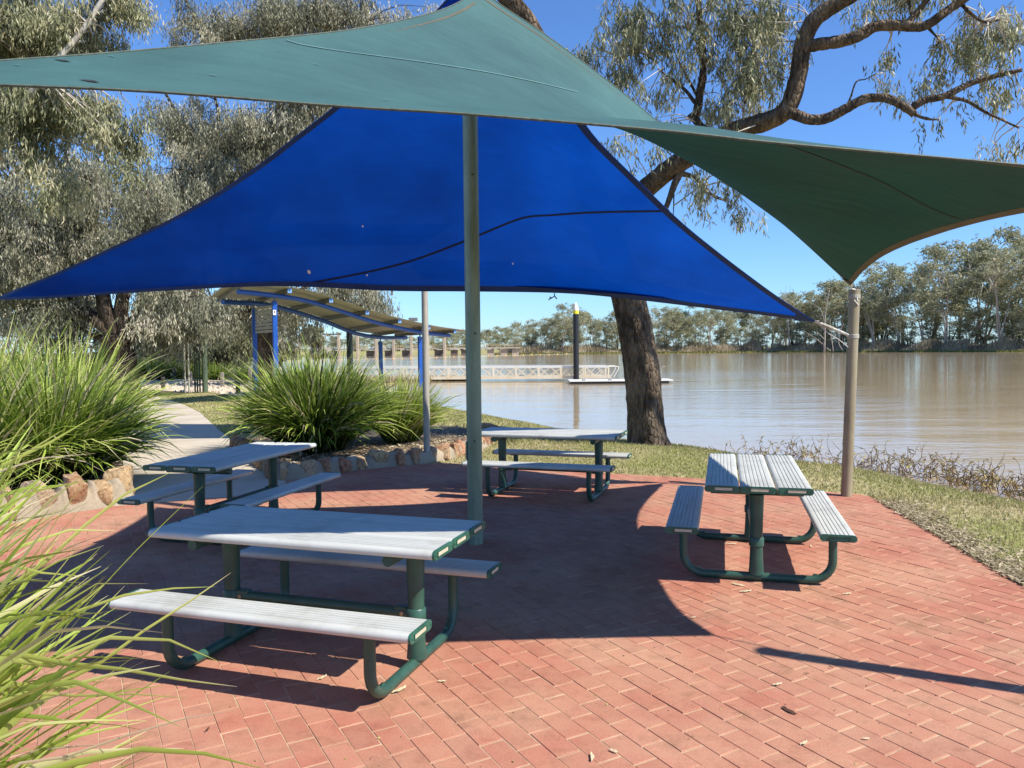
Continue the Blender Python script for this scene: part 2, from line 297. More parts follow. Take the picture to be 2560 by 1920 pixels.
# ------------------------------------------------------------------ mesh building
class MB:
    def __init__(s): s.v = []; s.f = []; s.t = []; s.n = 0
    def add(s, v, f, t=None):
        v = np.asarray(v, float); s.v.append(v)
        for q in f: s.f.append(tuple(int(i) + s.n for i in q))
        s.t.append(np.full(len(v), 0.0 if t is None else t) if np.isscalar(t) or t is None else np.asarray(t)); s.n += len(v); return s
    def box(s, c, d, rz=0.0, R=None, bev=0.0, t=None):
        d = np.array(d, float) / 2
        if bev:
            b = min(bev, min(d) * .9); pts = []
            V = []
            for sx in (-1, 1):
                for sy in (-1, 1):
                    for sz in (-1, 1):
                        V += [(sx * (d[0] - b), sy * (d[1] - b), sz * d[2]), (sx * (d[0] - b), sy * d[1], sz * (d[2] - b)), (sx * d[0], sy * (d[1] - b), sz * (d[2] - b))]
            V = np.array(V); idx = lambda sx, sy, sz, k: ((sx > 0) * 4 + (sy > 0) * 2 + (sz > 0)) * 3 + k
            F = []
            for q in (-1, 1):
                o = [(-1, -1), (1, -1), (1, 1), (-1, 1)]
                F.append([idx(a, b_, q, 0) for a, b_ in o]); F.append([idx(a, q, b_, 1) for a, b_ in o]); F.append([idx(q, a, b_, 2) for a, b_ in o])
            for a in (-1, 1):
                for b_ in (-1, 1):
                    F.append([idx(-1, a, b_, 0), idx(1, a, b_, 0), idx(1, a, b_, 1), idx(-1, a, b_, 1)])
                    F.append([idx(a, -1, b_, 0), idx(a, 1, b_, 0), idx(a, 1, b_, 2), idx(a, -1, b_, 2)])
                    F.append([idx(a, b_, -1, 1), idx(a, b_, 1, 1), idx(a, b_, 1, 2), idx(a, b_, -1, 2)])
                    for c_ in (-1, 1): F.append([idx(a, b_, c_, 0), idx(a, b_, c_, 1), idx(a, b_, c_, 2)])
            # orient outward
            G = []
            for f in F:
                p = V[f]; n = np.cross(p[1] - p[0], p[2] - p[0])
                G.append(f if n @ p.mean(0) > 0 else f[::-1])
            F = G
        else:
            V = np.array([(x, y, z) for x in (-1, 1) for y in (-1, 1) for z in (-1, 1)]) * d
            F = [(0, 1, 3, 2), (4, 6, 7, 5), (0, 4, 5, 1), (2, 3, 7, 6), (0, 2, 6, 4), (1, 5, 7, 3)]
        if R is None: R = np.array([[math.cos(rz), -math.sin(rz), 0], [math.sin(rz), math.cos(rz), 0], [0, 0, 1]])
        return s.add(V @ R.T + np.array(c), F, t)
    def beam(s, a, b, w, h, bev=0.0):            # box from a to b
        a = np.array(a, float); b = np.array(b, float); d = b - a; L = np.linalg.norm(d); x = d / L
        up_ = np.array([0, 0, 1.0]) if abs(x[2]) < .95 else np.array([0, 1.0, 0])
        y = np.cross(up_, x); y /= np.linalg.norm(y); z = np.cross(x, y)
        return s.box((a + b) / 2, (L, w, h), R=np.stack([x, y, z], 1), bev=bev)
    def tube(s, pts, r, n=10, caps=True, t=None, wob=0.0, seed=0):
        P = np.array(pts, float); k = len(P); r = np.full(k, r) if np.isscalar(r) else np.array(r, float)
        T = np.gradient(P, axis=0); T /= np.maximum(np.linalg.norm(T, axis=1, keepdims=True), 1e-9)
        a = np.array([0, 0, 1.0]) if abs(T[0][2]) < .9 else np.array([0, 1.0, 0])
        N = np.cross(T[0], a); N /= np.linalg.norm(N); V = []
        ang = np.linspace(0, 2 * PI, n, endpoint=False); rg = np.random.default_rng(seed)
        lob = 1 + wob * (np.sin(ang * 3 + seed) * .6 + np.sin(ang * 5 + seed * 2) * .4)
        for i in range(k):
            N = N - T[i] * (N @ T[i]); N /= np.linalg.norm(N); B = np.cross(T[i], N)
            rr = r[i] * lob * (1 + (rg.normal(0, wob * .35, n) if wob else 0))
            V.append(P[i] + (np.cos(ang) * rr)[:, None] * N + (np.sin(ang) * rr)[:, None] * B)
        F = [(i * n + j, i * n + (j + 1) % n, (i + 1) * n + (j + 1) % n, (i + 1) * n + j) for i in range(k - 1) for j in range(n)]
        if caps: F += [tuple(range(n - 1, -1, -1)), tuple((k - 1) * n + j for j in range(n))]
        return s.add(np.concatenate(V), F, t)
    def lathe(s, prof, n=20, c=(0, 0, 0)):       # prof: (r, z)
        return s.tube([(c[0], c[1], c[2] + z) for r, z in prof], [r for r, z in prof], n) if False else s._lathe(prof, n, c)
    def _lathe(s, prof, n, c):
        ang = np.linspace(0, 2 * PI, n, endpoint=False)
        V = np.concatenate([np.stack([c[0] + r * np.cos(ang), c[1] + r * np.sin(ang), np.full(n, c[2] + z)], 1) for r, z in prof]); k = len(prof)
        F = [(i * n + j, i * n + (j + 1) % n, (i + 1) * n + (j + 1) % n, (i + 1) * n + j) for i in range(k - 1) for j in range(n)]
        F += [tuple(range(n - 1, -1, -1)), tuple((k - 1) * n + j for j in range(n))]
        return s.add(V, F)
    def extrude_x(s, prof, x0, x1):              # prof in (y,z), counter-clockwise seen from +x
        k = len(prof); p = np.array(prof)
        V = np.concatenate([np.column_stack([np.full(k, x), p]) for x in (x0, x1)])
        F = [(i, (i + 1) % k, k + (i + 1) % k, k + i) for i in range(k)] + [tuple(range(k - 1, -1, -1)), tuple(range(k, 2 * k))]
        return s.add(V, F)
    def build(s, name, m_, parent=None, smooth=False, origin=None, tint=False):
        V = np.concatenate(s.v) if s.v else np.zeros((0, 3))
        if origin is not None: V = V - np.array(origin)
        me = bpy.data.meshes.new(name); me.from_pydata(V.tolist(), [], s.f); me.update()
        if tint:
            a = me.attributes.new('tint', 'FLOAT', 'POINT'); a.data.foreach_set('value', np.concatenate(s.t).astype(np.float32))
        return link_mesh(name, me, m_, parent, smooth)
def link_mesh(name, me, m_, parent=None, smooth=False):
    if m_ is not None and not me.materials: me.materials.append(m_)
    if smooth:
        me.polygons.foreach_set('use_smooth', [True] * len(me.polygons))
        if smooth != 'all':
            try: me.set_sharp_from_angle(angle=math.radians(40))
            except Exception: pass
    o = bpy.data.objects.new(name, me); COL.objects.link(o)
    if parent is not None: o.parent = parent
    return o
def fast(name, V, nf, m_, tint=None, parent=None, origin=None, fs=4, smooth=False):
    """V: all face corners in order, nf faces of fs verts each (no sharing)."""
    if origin is not None: V = V - np.array(origin)
    me = bpy.data.meshes.new(name); me.vertices.add(len(V)); me.vertices.foreach_set('co', V.astype(np.float32).ravel())
    me.loops.add(nf * fs); me.loops.foreach_set('vertex_index', np.arange(nf * fs, dtype=np.int32))
    me.polygons.add(nf); me.polygons.foreach_set('loop_start', np.arange(0, nf * fs, fs, dtype=np.int32))
    me.update(calc_edges=True)
    if tint is not None:
        a = me.attributes.new('tint', 'FLOAT', 'POINT'); a.data.foreach_set('value', tint.astype(np.float32))
    return link_mesh(name, me, m_, parent, smooth)
def gridmesh(name, V, nu, nv, m_, parent=None, origin=None, smooth=True, flip=False, tint=None):
    V = V.reshape(-1, 3)
    if origin is not None: V = V - np.array(origin)
    i = np.arange((nu - 1) * (nv - 1)); a = i // (nv - 1) * nv + i % (nv - 1)
    F = np.stack([a, a + nv, a + nv + 1, a + 1], 1)
    if flip: F = F[:, ::-1]
    me = bpy.data.meshes.new(name); me.vertices.add(len(V)); me.vertices.foreach_set('co', V.astype(np.float32).ravel())
    me.loops.add(F.size); me.loops.foreach_set('vertex_index', F.astype(np.int32).ravel())
    me.polygons.add(len(F)); me.polygons.foreach_set('loop_start', np.arange(0, F.size, 4, dtype=np.int32)); me.update(calc_edges=True)
    if smooth: me.polygons.foreach_set('use_smooth', [True] * len(F))
    return link_mesh(name, me, m_, parent)
def tag(o, label=None, cat=None, group=None, kind=None):
    if label: o['label'] = label
    if cat: o['category'] = cat
    if group: o['group'] = group
    if kind: o['kind'] = kind
    return o
def thing(name, label, cat, loc=(0, 0, 0), rz=0.0, group=None):
    o = bpy.data.objects.new(name, None); COL.objects.link(o); o.location = loc; o.rotation_euler = (0, 0, rz)
    o.empty_display_size = 0.2
    return tag(o, label, cat, group)
def dup(root, loc, rz=0.0, label=None, group=None, scale=None):
    def cp(o, par):
        c = o.copy(); COL.objects.link(c)
        if par is not None: c.parent = par
        for ch in kids.get(o, []): cp(ch, c)
        return c
    kids = {}
    def col_(o):
        kids[o] = list(o.children)
        for ch in kids[o]: col_(ch)
    col_(root)
    r = cp(root, None); r.location = loc; r.rotation_euler = (0, 0, rz)
    if scale is not None: r.scale = scale
    if label: r['label'] = label
    if group: r['group'] = group
    return r
def smooth_path(pts, n):
    P = np.array(pts, float)
    if len(P) < 3:
        t = np.linspace(0, 1, n)[:, None]; return P[0] + (P[-1] - P[0]) * t
    Q = np.vstack([2 * P[0] - P[1], P, 2 * P[-1] - P[-2]]); out = []
    segs = len(P) - 1; u = np.linspace(0, segs, n)
    for x in u:
        i = min(int(x), segs - 1); t = x - i; a, b, c, d = Q[i:i + 4]
        out.append(.5 * (2 * b + (c - a) * t + (2 * a - 5 * b + 4 * c - d) * t * t + (3 * b - a - 3 * c + d) * t ** 3))
    return np.array(out)
def resample(P, n):
    P = np.array(P, float); d = np.r_[0, np.cumsum(np.linalg.norm(np.diff(P, axis=0), axis=1))]
    u = np.linspace(0, d[-1], n); return np.stack([np.interp(u, d, P[:, k]) for k in range(P.shape[1])], 1)
def curve(pts, n): return resample(smooth_path(pts, 160), n)

# ------------------------------------------------------------------ terrain and river
WZ = -0.45
near_shore = [(400, -300), (60, -60), (20, -12), (11, 0), (8.2, 5), (7.3, 9), (7.01, 10.5), (6.57, 11.8), (6.28, 12.8), (5.75, 13.5), (5.19, 14.0), (4.07, 16.0), (3.37, 16.6), (2.66, 17.8), (1.6, 19.8), (0.68, 21.8), (-1.03, 25.6), (-2.53, 28.7), (-5.5, 34), (-8.6, 42), (-9.6, 49), (-7, 52.8), (-3.6, 53.6), (-3.0, 54.6), (-5.0, 55.6), (-12, 58), (-19, 70), (-33, 100), (-62, 160), (-92, 225), (-103, 284)]
far_shore = [(-99, 300), (-60, 318), (-30, 312), (-8, 300), (1, 287), (14, 286), (40, 287), (62, 282), (88, 274), (105, 252), (118, 232), (135, 206), (165, 180), (230, 140), (400, 60), (900, -300)]
POLY = np.array(near_shore + far_shore)
def inside_poly(P, poly):
    x, y = P[:, 0], P[:, 1]; c = np.zeros(len(P), bool); n = len(poly)
    for i in range(n):
        x1, y1 = poly[i]; x2, y2 = poly[(i + 1) % n]
        k = (y1 > y) != (y2 > y)
        with np.errstate(divide='ignore', invalid='ignore'): xi = (x2 - x1) * (y - y1) / (y2 - y1) + x1
        c ^= k & (x < xi)
    return c
def dist_poly(P, poly, closed=True):
    d = np.full(len(P), 1e9); n = len(poly)
    for i in range(n if closed else n - 1):
        a = np.array(poly[i], float); b = np.array(poly[(i + 1) % n], float); ab = b - a
        t = np.clip(((P - a) @ ab) / (ab @ ab), 0, 1); q = a + t[:, None] * ab
        d = np.minimum(d, np.hypot(*(P - q).T))
    return d
PAVE = [(-5.2, 7.75), (-4.89, 8.33), (-4.52, 8.75), (-2.9, 9.45), (-3.06, 10.40), (-2.26, 11.22), (-1.38, 11.80), (-1.0, 11.86), (0.2, 11.3), (1.55, 10.62), (2.4, 10.27), (3.1, 9.80), (3.76, 9.2), (4.12, 9.0), (4.06, 8.4), (3.96, 7.72), (3.81, 6.62), (3.69, 5.72), (3.6, 5.0), (3.45, 3.5), (3.4, 1.0), (3.4, -1.6), (-1.6, -1.6), (-1.9, 0.6), (-2.3, 2.2), (-3.2, 3.0), (-5.0, 3.6), (-5.9, 4.6), (-5.75, 6.4)]
PATH = [(-2.86, 9.47), (-3.06, 10.45), (-3.96, 12.2), (-5.02, 14.25), (-6.52, 17.2), (-8.94, 22.2), (-11.3, 26.4), (-14.0, 30.6), (-15.9, 30.2), (-13.0, 25.6), (-10.7, 21.6), (-8.4, 17.0), (-7.0, 14.0), (-5.9, 11.6), (-4.9, 9.6), (-4.56, 8.78)]
def ground_z(P):
    d = dist_poly(P, POLY); ins = inside_poly(P, POLY)
    r = np.hypot(P[:, 0], P[:, 1])
    w = np.where(r < 60, 3.2, 9.0)                                   # bank width
    z = np.where(ins, WZ - np.minimum(d * .25, 1.4), WZ + (0 - WZ) * (1 - (1 - np.clip(d / w, 0, 1)) ** 2))
    farb = (~ins) & ((P[:, 1] > 190) | ((P[:, 0] > 60) & (P[:, 1] > 20)))
    z = np.where(farb, WZ + np.minimum(d * .10, 1.6), z)
    spit = (~ins) & (P[:, 0] > -14) & (P[:, 1] > 40) & (P[:, 1] < 62)
    z = np.where(spit, WZ + np.minimum(d * .12, .25), z)
    z = z - 0.004
    inner = inside_poly(P, np.array(PAVE)) | inside_poly(P, np.array(PATH))
    dp = np.minimum(dist_poly(P, PAVE), dist_poly(P, PATH))
    z = np.where(inner, np.minimum(z, -0.05 - np.clip(dp * .2, 0, .05)), z)
    z += np.where((dp > .6) & ~inner & ~ins, .02 * np.sin(P[:, 0] * 1.7 + 1) * np.sin(P[:, 1] * 1.3), 0)
    return z
na = 520
r = [0.4]
while r[-1] < 2500: r.append(r[-1] + max(0.10, r[-1] * 0.022) if r[-1] < 400 else r[-1] * 1.12)
r = np.array(r)
a1 = np.linspace(-1.0, 1.0, 400); a2 = np.linspace(1.0, 2 * PI - 1.0, na - 398)[1:]
ang = np.r_[a1, a2]                                              # angle from +y, clockwise; last repeats the first
A, R_ = np.meshgrid(ang, r)
P2 = np.stack([(R_ * np.sin(A)).ravel(), (R_ * np.cos(A)).ravel()], 1)
gz = ground_z(P2)
V = np.column_stack([P2, gz])
tag(gridmesh('ground', V, len(r), len(ang), M['lawn'], flip=False), kind='structure')
wv = np.array([(-700, -400, WZ), (2400, -400, WZ), (2400, 1500, WZ), (-700, 1500, WZ)], float)
mb = MB(); 
wp = [tuple(p) for p in POLY]
# water sheet a little wider than the shoreline polygon (the ground hides what lies outside)
mb.add([(x, y, WZ) for x, y in [(-160, -320), (950, -320), (950, 340), (-160, 340)]], [(0, 1, 2, 3)])
tag(mb.build('river_water', M['water']), kind='structure')

# ------------------------------------------------------------------ brick paving
def clip_poly(poly, a, b):                       # keep the left side of a->b
    out = []; n = len(poly)
    s = lambda p: (b[0] - a[0]) * (p[1] - a[1]) - (b[1] - a[1]) * (p[0] - a[0])
    for i in range(n):
        p, q = poly[i], poly[(i + 1) % n]; sp, sq = s(p), s(q)
        if sp >= 0: out.append(p)
        if (sp >= 0) != (sq >= 0):
            t = sp / (sp - sq); out.append((p[0] + (q[0] - p[0]) * t, p[1] + (q[1] - p[1]) * t))
    return out
pv = np.array(PAVE)
area = 0.5 * np.sum(pv[:, 0] * np.roll(pv[:, 1], -1) - pv[:, 1] * np.roll(pv[:, 0], -1))
if area < 0: PV = PAVE[::-1]
else: PV = list(PAVE)
mb = MB(); n = len(PV)
mb.add([(x, y, -0.0028) for x, y in PV] + [(x, y, -0.15) for x, y in PV], [tuple(range(n))] + [(i, n + i, n + (i + 1) % n, (i + 1) % n) for i in range(n)])
paving = tag(mb.build('pavement', M['sand']), kind='structure')
du = np.array([math.cos(math.radians(-60.8)), math.sin(math.radians(-60.8))]); dv = np.array([-du[1], du[0]])
O0 = np.array([-0.34, 6.9]); BL_, BW_ = 0.2375, 0.1215
bricks = []; rb = random.Random(3)
drift = {}
for j in range(-90, 90):
    off = (0.5 if j % 2 else 0.0) + rb.uniform(-.10, .10) 
    for i in range(-60, 60):
        c = O0 + du * ((i + .5 + off) * BL_) + dv * ((j + .5) * BW_)
        if not (-6.2 < c[0] < 4.4 and -1.8 < c[1] < 12.1): continue
        hl = BL_ / 2 - 0.0040 - rb.uniform(0, .0016); hw = BW_ / 2 - 0.0010 - rb.uniform(0, .0016); rot = rb.gauss(0, .006)
        cu = du * math.cos(rot) + dv * math.sin(rot); cv = -du * math.sin(rot) + dv * math.cos(rot)
        q = [c + cu * sx * hl + cv * sy * hw for sx, sy in ((-1, -1), (1, -1), (1, 1), (-1, 1))]
        ins = inside_poly(np.array(q), pv)
        if not ins.any(): continue
        poly = [tuple(p) for p in q]
        if not ins.all():
            for k in range(n):
                a, b = PV[k], PV[(k + 1) % n]
                dd = dist_poly(np.array([c]), [a, b], False)[0]
                if dd < .16: poly = clip_poly(poly, a, b)
                if len(poly) < 3: break
            if len(poly) < 3: continue
            aa = 0.5 * abs(sum(poly[k][0] * poly[(k + 1) % len(poly)][1] - poly[k][1] * poly[(k + 1) % len(poly)][0] for k in range(len(poly))))
            if aa < .0012: continue
        bricks.append((c, poly, rb.random(), max(-.0010, rb.gauss(.0003, .0012)), len(poly) == 4 and ins.all()))
def brick_geo(poly, z, c):
    p = np.array(poly); ctr = p.mean(0); k = len(p)
    def ins_(d):
        v = ctr - p; L = np.linalg.norm(v, axis=1, keepdims=True); return p + v / L * d * 1.35
    i1 = ins_(.0024); V = np.vstack([np.column_stack([i1, np.full(k, z)]), np.column_stack([p, np.full(k, z - .0022)]), np.column_stack([p, np.full(k, -.03)])])
    F = [tuple(range(k))] + [(k + i, k + (i + 1) % k, (i + 1) % k, i) for i in range(k)] + [(2 * k + i, 2 * k + (i + 1) % k, k + (i + 1) % k, k + i) for i in range(k)]
    return V, F
scores = []
for c, poly, t, z, whole in bricks:
    x, y = pr(np.array([(p[0], p[1], 0) for p in poly])); 
    vis = (x.min() > -40) & (x.max() < 2600) & (y.min() < 1930) & (c[1] > .6)
    ar = 0.5 * abs(sum(x[k] * y[(k + 1) % len(x)] - y[k] * x[(k + 1) % len(x)] for k in range(len(x))))
    if x.mean() < 520 and y.mean() > 1500: ar *= .2          # behind the foreground leaves
    scores.append(ar if (vis and whole) else 0)
order = np.argsort(scores)[::-1]; single = set(order[:300].tolist())
rest = MB(); V0, F0 = None, None
hm = []
for v_ in range(6):                               # six shared brick shapes
    rr = random.Random(50 + v_)
    hl = BL_ / 2 - 0.0040 - rr.uniform(0, .0016); hw = BW_ / 2 - 0.0010 - rr.uniform(0, .0016)
    ps = [(sx * hl + rr.gauss(0, .0006), sy * hw + rr.gauss(0, .0006)) for sx, sy in ((-1, -1), (1, -1), (1, 1), (-1, 1))]
    V1, F1 = brick_geo(ps, 0.0, None); b_ = MB(); b_.add(V1, F1)
    me = bpy.data.meshes.new('brick'); me.from_pydata(np.concatenate(b_.v).tolist(), [], b_.f); me.update(); me.materials.append(M['brick']); hm.append(me)
for k, (c, poly, t, z, whole) in enumerate(bricks):
    if k in single:
        o = bpy.data.objects.new('brick', hm[k % 6]); COL.objects.link(o); o.parent = paving; o.location = (c[0], c[1], z)
        o.rotation_euler = (rb.gauss(0, .002), rb.gauss(0, .002), math.radians(-60.8) + rb.gauss(0, .006))
    else:
        V1, F1 = brick_geo(poly, z, c); rest.add(V1, F1, t)
tag(rest.build('brick', M['brick'], paving, tint=True), kind='stuff')
print('bricks', len(bricks))

# concrete path, gravel, road
def sheet(name, pts, z, m_, thick=0.0, parent=None):
    p = np.array(pts); ar = 0.5 * np.sum(p[:, 0] * np.roll(p[:, 1], -1) - p[:, 1] * np.roll(p[:, 0], -1))
    if ar < 0: pts = pts[::-1]
    b_ = MB(); k = len(pts)
    V_ = [(x, y, z) for x, y in pts]; F_ = [tuple(range(k))]
    if thick: V_ += [(x, y, z - thick) for x, y in pts]; F_ += [(i, k + i, k + (i + 1) % k, (i + 1) % k) for i in range(k)]
    b_.add(V_, F_); o = b_.build(name, m_, parent); return o
path = tag(sheet('path', PATH, -0.030, M['mortar'], .1), kind='structure')
# the path is cast in slabs with open joints
cl_r = [np.array(p) for p in PATH[:8]]; cl_l = [np.array(p) for p in PATH[:7:-1]]
Rr = resample(cl_r, 60); Ll = resample(cl_l, 60); ks = [0, 3, 7, 11, 15, 19, 24, 29, 35, 41, 47, 53, 59]
for s0, s1 in zip(ks[:-1], ks[1:]):
    b_ = MB(); e = .010
    rr = [Rr[i] for i in range(s0, s1 + 1)]; ll = [Ll[i] for i in range(s0, s1 + 1)]
    d = (rr[1] - rr[0]); d /= np.linalg.norm(d); rr[0] = rr[0] + d * e; ll[0] = ll[0] + d * e
    V_ = [(*p, 0.002) for p in rr] + [(*p, 0.002) for p in ll]; q = len(rr)
    F_ = [(i, i + 1, q + i + 1, q + i) for i in range(q - 1)]
    V_ += [(*p, -0.029) for p in rr] + [(*p, -0.029) for p in ll]; o_ = 2 * q
    F_ += [(o_ + i, o_ + i + 1, i + 1, i) for i in range(q - 1)] + [(q + i, q + i + 1, o_ + q + i + 1, o_ + q + i) for i in range(q - 1)]
    F_ += [(0, q, o_ + q, o_), (q - 1, o_ + q - 1, o_ + 2 * q - 1, 2 * q - 1)]
    b_.add(V_, F_); b_.build('slab', M['concrete'], path)
GR = [un(380, 958), un(470, 966), un(520, 967), un(600, 978), un(660, 984), un(720, 982), un(722, 951), un(620, 947), un(520, 941), un(400, 934), un(300, 934), un(250, 950)]
gr_ = tag(sheet('gravel_strip', [(p[0], p[1]) for p in GR], 0.018, M['gravel']), kind='structure')
RD = [un(722, 949), un(620, 945), un(520, 939), un(400, 932), un(150, 926), un(150, 905), un(400, 910), un(560, 914), un(720, 918)]
tag(sheet('road', [(p[0], p[1]) for p in RD], 0.022, M['asphalt']), kind='structure')
KB = [un(400, 934), un(520, 941), un(620, 947), un(722, 951)]
b_ = MB()
for p, q in zip(KB[:-1], KB[1:]): b_.beam((p[0], p[1], .06), (q[0], q[1], .06), .5, .12)
tag(b_.build('kerb', M['concrete']), kind='structure')
# gravel stones standing proud
k = 2600; U = RNG.random((k, 2)); gp = np.array([(p[0], p[1]) for p in GR]); mn, mx = gp.min(0), gp.max(0)
c = mn + U * (mx - mn); c = c[inside_poly(c, gp)]; k = len(c)
s_ = RNG.uniform(.06, .16, k); ph = RNG.uniform(0, 6.28, k)
T3 = []
for j in range(3):
    a = ph + j * 2.094; T3.append(np.stack([c[:, 0] + np.cos(a) * s_, c[:, 1] + np.sin(a) * s_, np.full(k, .015)], 1))
top = np.stack([c[:, 0], c[:, 1], .02 + s_ * .8], 1)
V = np.stack([T3[0], T3[1], top, T3[1], T3[2], top, T3[2], T3[0], top], 1).reshape(-1, 3)
tag(fast('gravel', V, k * 3, M['gravel'], fs=3), 'pale loose rocks spread along the road edge behind the lawn', 'gravel', kind='stuff')

# planting beds of mulch with stone edging
BED_R = [(-3.22, 10.42), (-2.36, 11.30), (-1.44, 11.95), (-1.05, 12.25), (-0.55, 13.6), (-0.35, 15.2), (-1.2, 17.0), (-2.8, 17.2), (-5.0, 15.6), (-5.2, 14.3), (-4.1, 12.2)]
BED_L = [(-5.4, 7.95), (-5.0, 8.55), (-4.72, 9.05), (-4.95, 9.75), (-6.0, 11.9), (-7.2, 14.2), (-9.5, 16.5), (-13, 15), (-12, 9), (-9, 6.6), (-6.5, 6.2)]
BED_F = [(-1.75, -1.6), (-2.05, 0.6), (-2.45, 2.3), (-3.3, 3.1), (-5.1, 3.75), (-6.1, 4.7), (-9, 4), (-8, -1.6)]
for bd in (BED_R, BED_L, BED_F): tag(sheet('garden_bed', bd, 0.05, M['mulch'], .12), kind='structure')
def litter(poly, k, z, seed, smin=.02, smax=.06):
    rg = np.random.default_rng(seed); p = np.array(poly); mn, mx = p.min(0), p.max(0)
    c = mn + rg.random((k, 2)) * (mx - mn); c = c[inside_poly(c, p)]; k = len(c)
    a = rg.uniform(0, 6.28, k); L = rg.uniform(smin, smax, k); W = L * rg.uniform(.15, .35, k); zz = z + rg.uniform(.002, .03, k)
    d = np.stack([np.cos(a) * L, np.sin(a) * L, rg.normal(0, .25, k) * L], 1); e = np.stack([-np.sin(a) * W, np.cos(a) * W, rg.normal(0, .4, k) * W], 1)
    c3 = np.column_stack([c, zz]); V = np.stack([c3 - d, c3 + e, c3 + d, c3 - e], 1).reshape(-1, 3)
    return V, k, np.repeat(rg.uniform(.3, 1, k), 4)
V, k, t = litter(BED_R, 9000, .05, 1); V2, k2, t2 = litter(BED_L, 9000, .05, 2); V3, k3, t3 = litter(BED_F, 4000, .05, 3)
tag(fast('leaf_litter', np.vstack([V, V2, V3]), k + k2 + k3, M['reed'], np.r_[t, t2, t3]), 'dry leaf litter covering the mulch of the planting beds', 'leaf litter', kind='stuff')

def rock_mesh(w, d, h, seed):
    rg = np.random.default_rng(seed); nu, nv = 14, 9; V = []
    dirs = []
    for i in range(nv + 1):
        th = PI * i / nv
        for j in range(nu): ph = 2 * PI * j / nu; dirs.append((math.sin(th) * math.cos(ph), math.sin(th) * math.sin(ph), math.cos(th)))
    D = np.array(dirs); S = np.sign(D) * np.abs(D) ** .42          # squarish
    # facet planes
    for _ in range(12):
        n_ = rg.normal(size=3); n_ /= np.linalg.norm(n_); t_ = S @ n_; lim = rg.uniform(.62, 1.05); S = S - np.clip(t_ - lim, 0, None)[:, None] * n_
    S = S * (1 + rg.normal(0, .03, len(S)))[:, None]
    V = S * np.array([w, d, h]) / 2
    F = [(i * nu + j, (i + 1) * nu + j, (i + 1) * nu + (j + 1) % nu, i * nu + (j + 1) % nu) for i in range(nv) for j in range(nu)]
    return V, F
def edging(name, label, line, sizes, hgt, seed, mort_w=.2):
    """a low wall of upright stones set in mortar along a line"""
    L = resample(line, 200); d = np.r_[0, np.cumsum(np.linalg.norm(np.diff(L, axis=0), axis=1))]; tot = d[-1]
    o0 = (L[0][0], L[0][1], 0.0); th = thing(name, label, 'stone edging', o0)
    rg = random.Random(seed); s = 0; path_m = []
    wall = MB(); nL = len(L); Vm = []; T = np.gradient(L, axis=0); T /= np.linalg.norm(T, axis=1, keepdims=True); N = np.stack([-T[:, 1], T[:, 0]], 1)
    hm_ = hgt * .80
    for i in range(nL):
        hh = hm_ * (1 + .18 * math.sin(i * .9) + rg.uniform(-.08, .08))
        for (o_, z) in ((-mort_w * .62, -.03), (-mort_w * .5, .03), (-mort_w * .42, hh * .8), (-mort_w * .2, hh), (mort_w * .3, hh), (mort_w * .5, hh * .6), (mort_w * .5, -.03)):
            p = L[i] + N[i] * o_ * (1 + rg.uniform(-.05, .05)); Vm.append((p[0], p[1], z))
    gridmesh('mortar', np.array(Vm), nL, 7, M['mortar'], th, o0, flip=True)
    k = 0
    while s < tot - .05:
        w = sizes[k % len(sizes)] * rg.uniform(.85, 1.15); mid = min(s + w / 2, tot)
        x, y = np.interp(mid, d, L[:, 0]), np.interp(mid, d, L[:, 1]); i = int(np.searchsorted(d, mid)); i = min(i, nL - 1)
        a = math.atan2(T[i][1], T[i][0]); h = hgt * rg.uniform(.9, 1.2)
        V1, F1 = rock_mesh(w * 1.04, mort_w * rg.uniform(1.3, 1.5), h * 1.28, seed * 100 + k)
        b_ = MB(); b_.add(V1, F1); o = b_.build('stone', M['stone'], th, smooth=True)
        o.location = (x - o0[0], y - o0[1], h * .44); o.rotation_euler = (rg.uniform(-.08, .08), rg.uniform(-.1, .1), a)
        s += w + rg.uniform(.03, .09); k += 1
    return th
edging('stone_edging', 'low wall of ochre and red sandstone lumps below the large left grass clump', [(-6.05, 5.6), (-5.75, 6.9), (-5.32, 7.9), (-5.0, 8.45), (-4.68, 8.82), (-4.62, 9.1), (-4.85, 9.6)], [.27, .2, .17, .34, .26, .2], .31, 5, .24)
edging('stone_edging', 'low kerb of mixed stones and grey mortar curving round the bed behind the left tables', [(-5.1, 14.2), (-4.35, 12.75), (-3.6, 11.35), (-3.2, 10.52), (-2.98, 10.55), (-2.3, 11.34), (-1.9, 11.62), (-1.42, 11.93), (-1.1, 12.2), (-.62, 13.4), (-.42, 14.6)], [.22, .3, .19, .25, .15, .28], .22, 9, .2)
# rear stones of the bed by the lawn
edging('stone_edging', 'short run of dark stones at the back of the bed, by the lawn', [(-0.9, 16.4), (-.4, 15.6), (-.1, 14.9)], [.3, .24], .2, 13, .2)

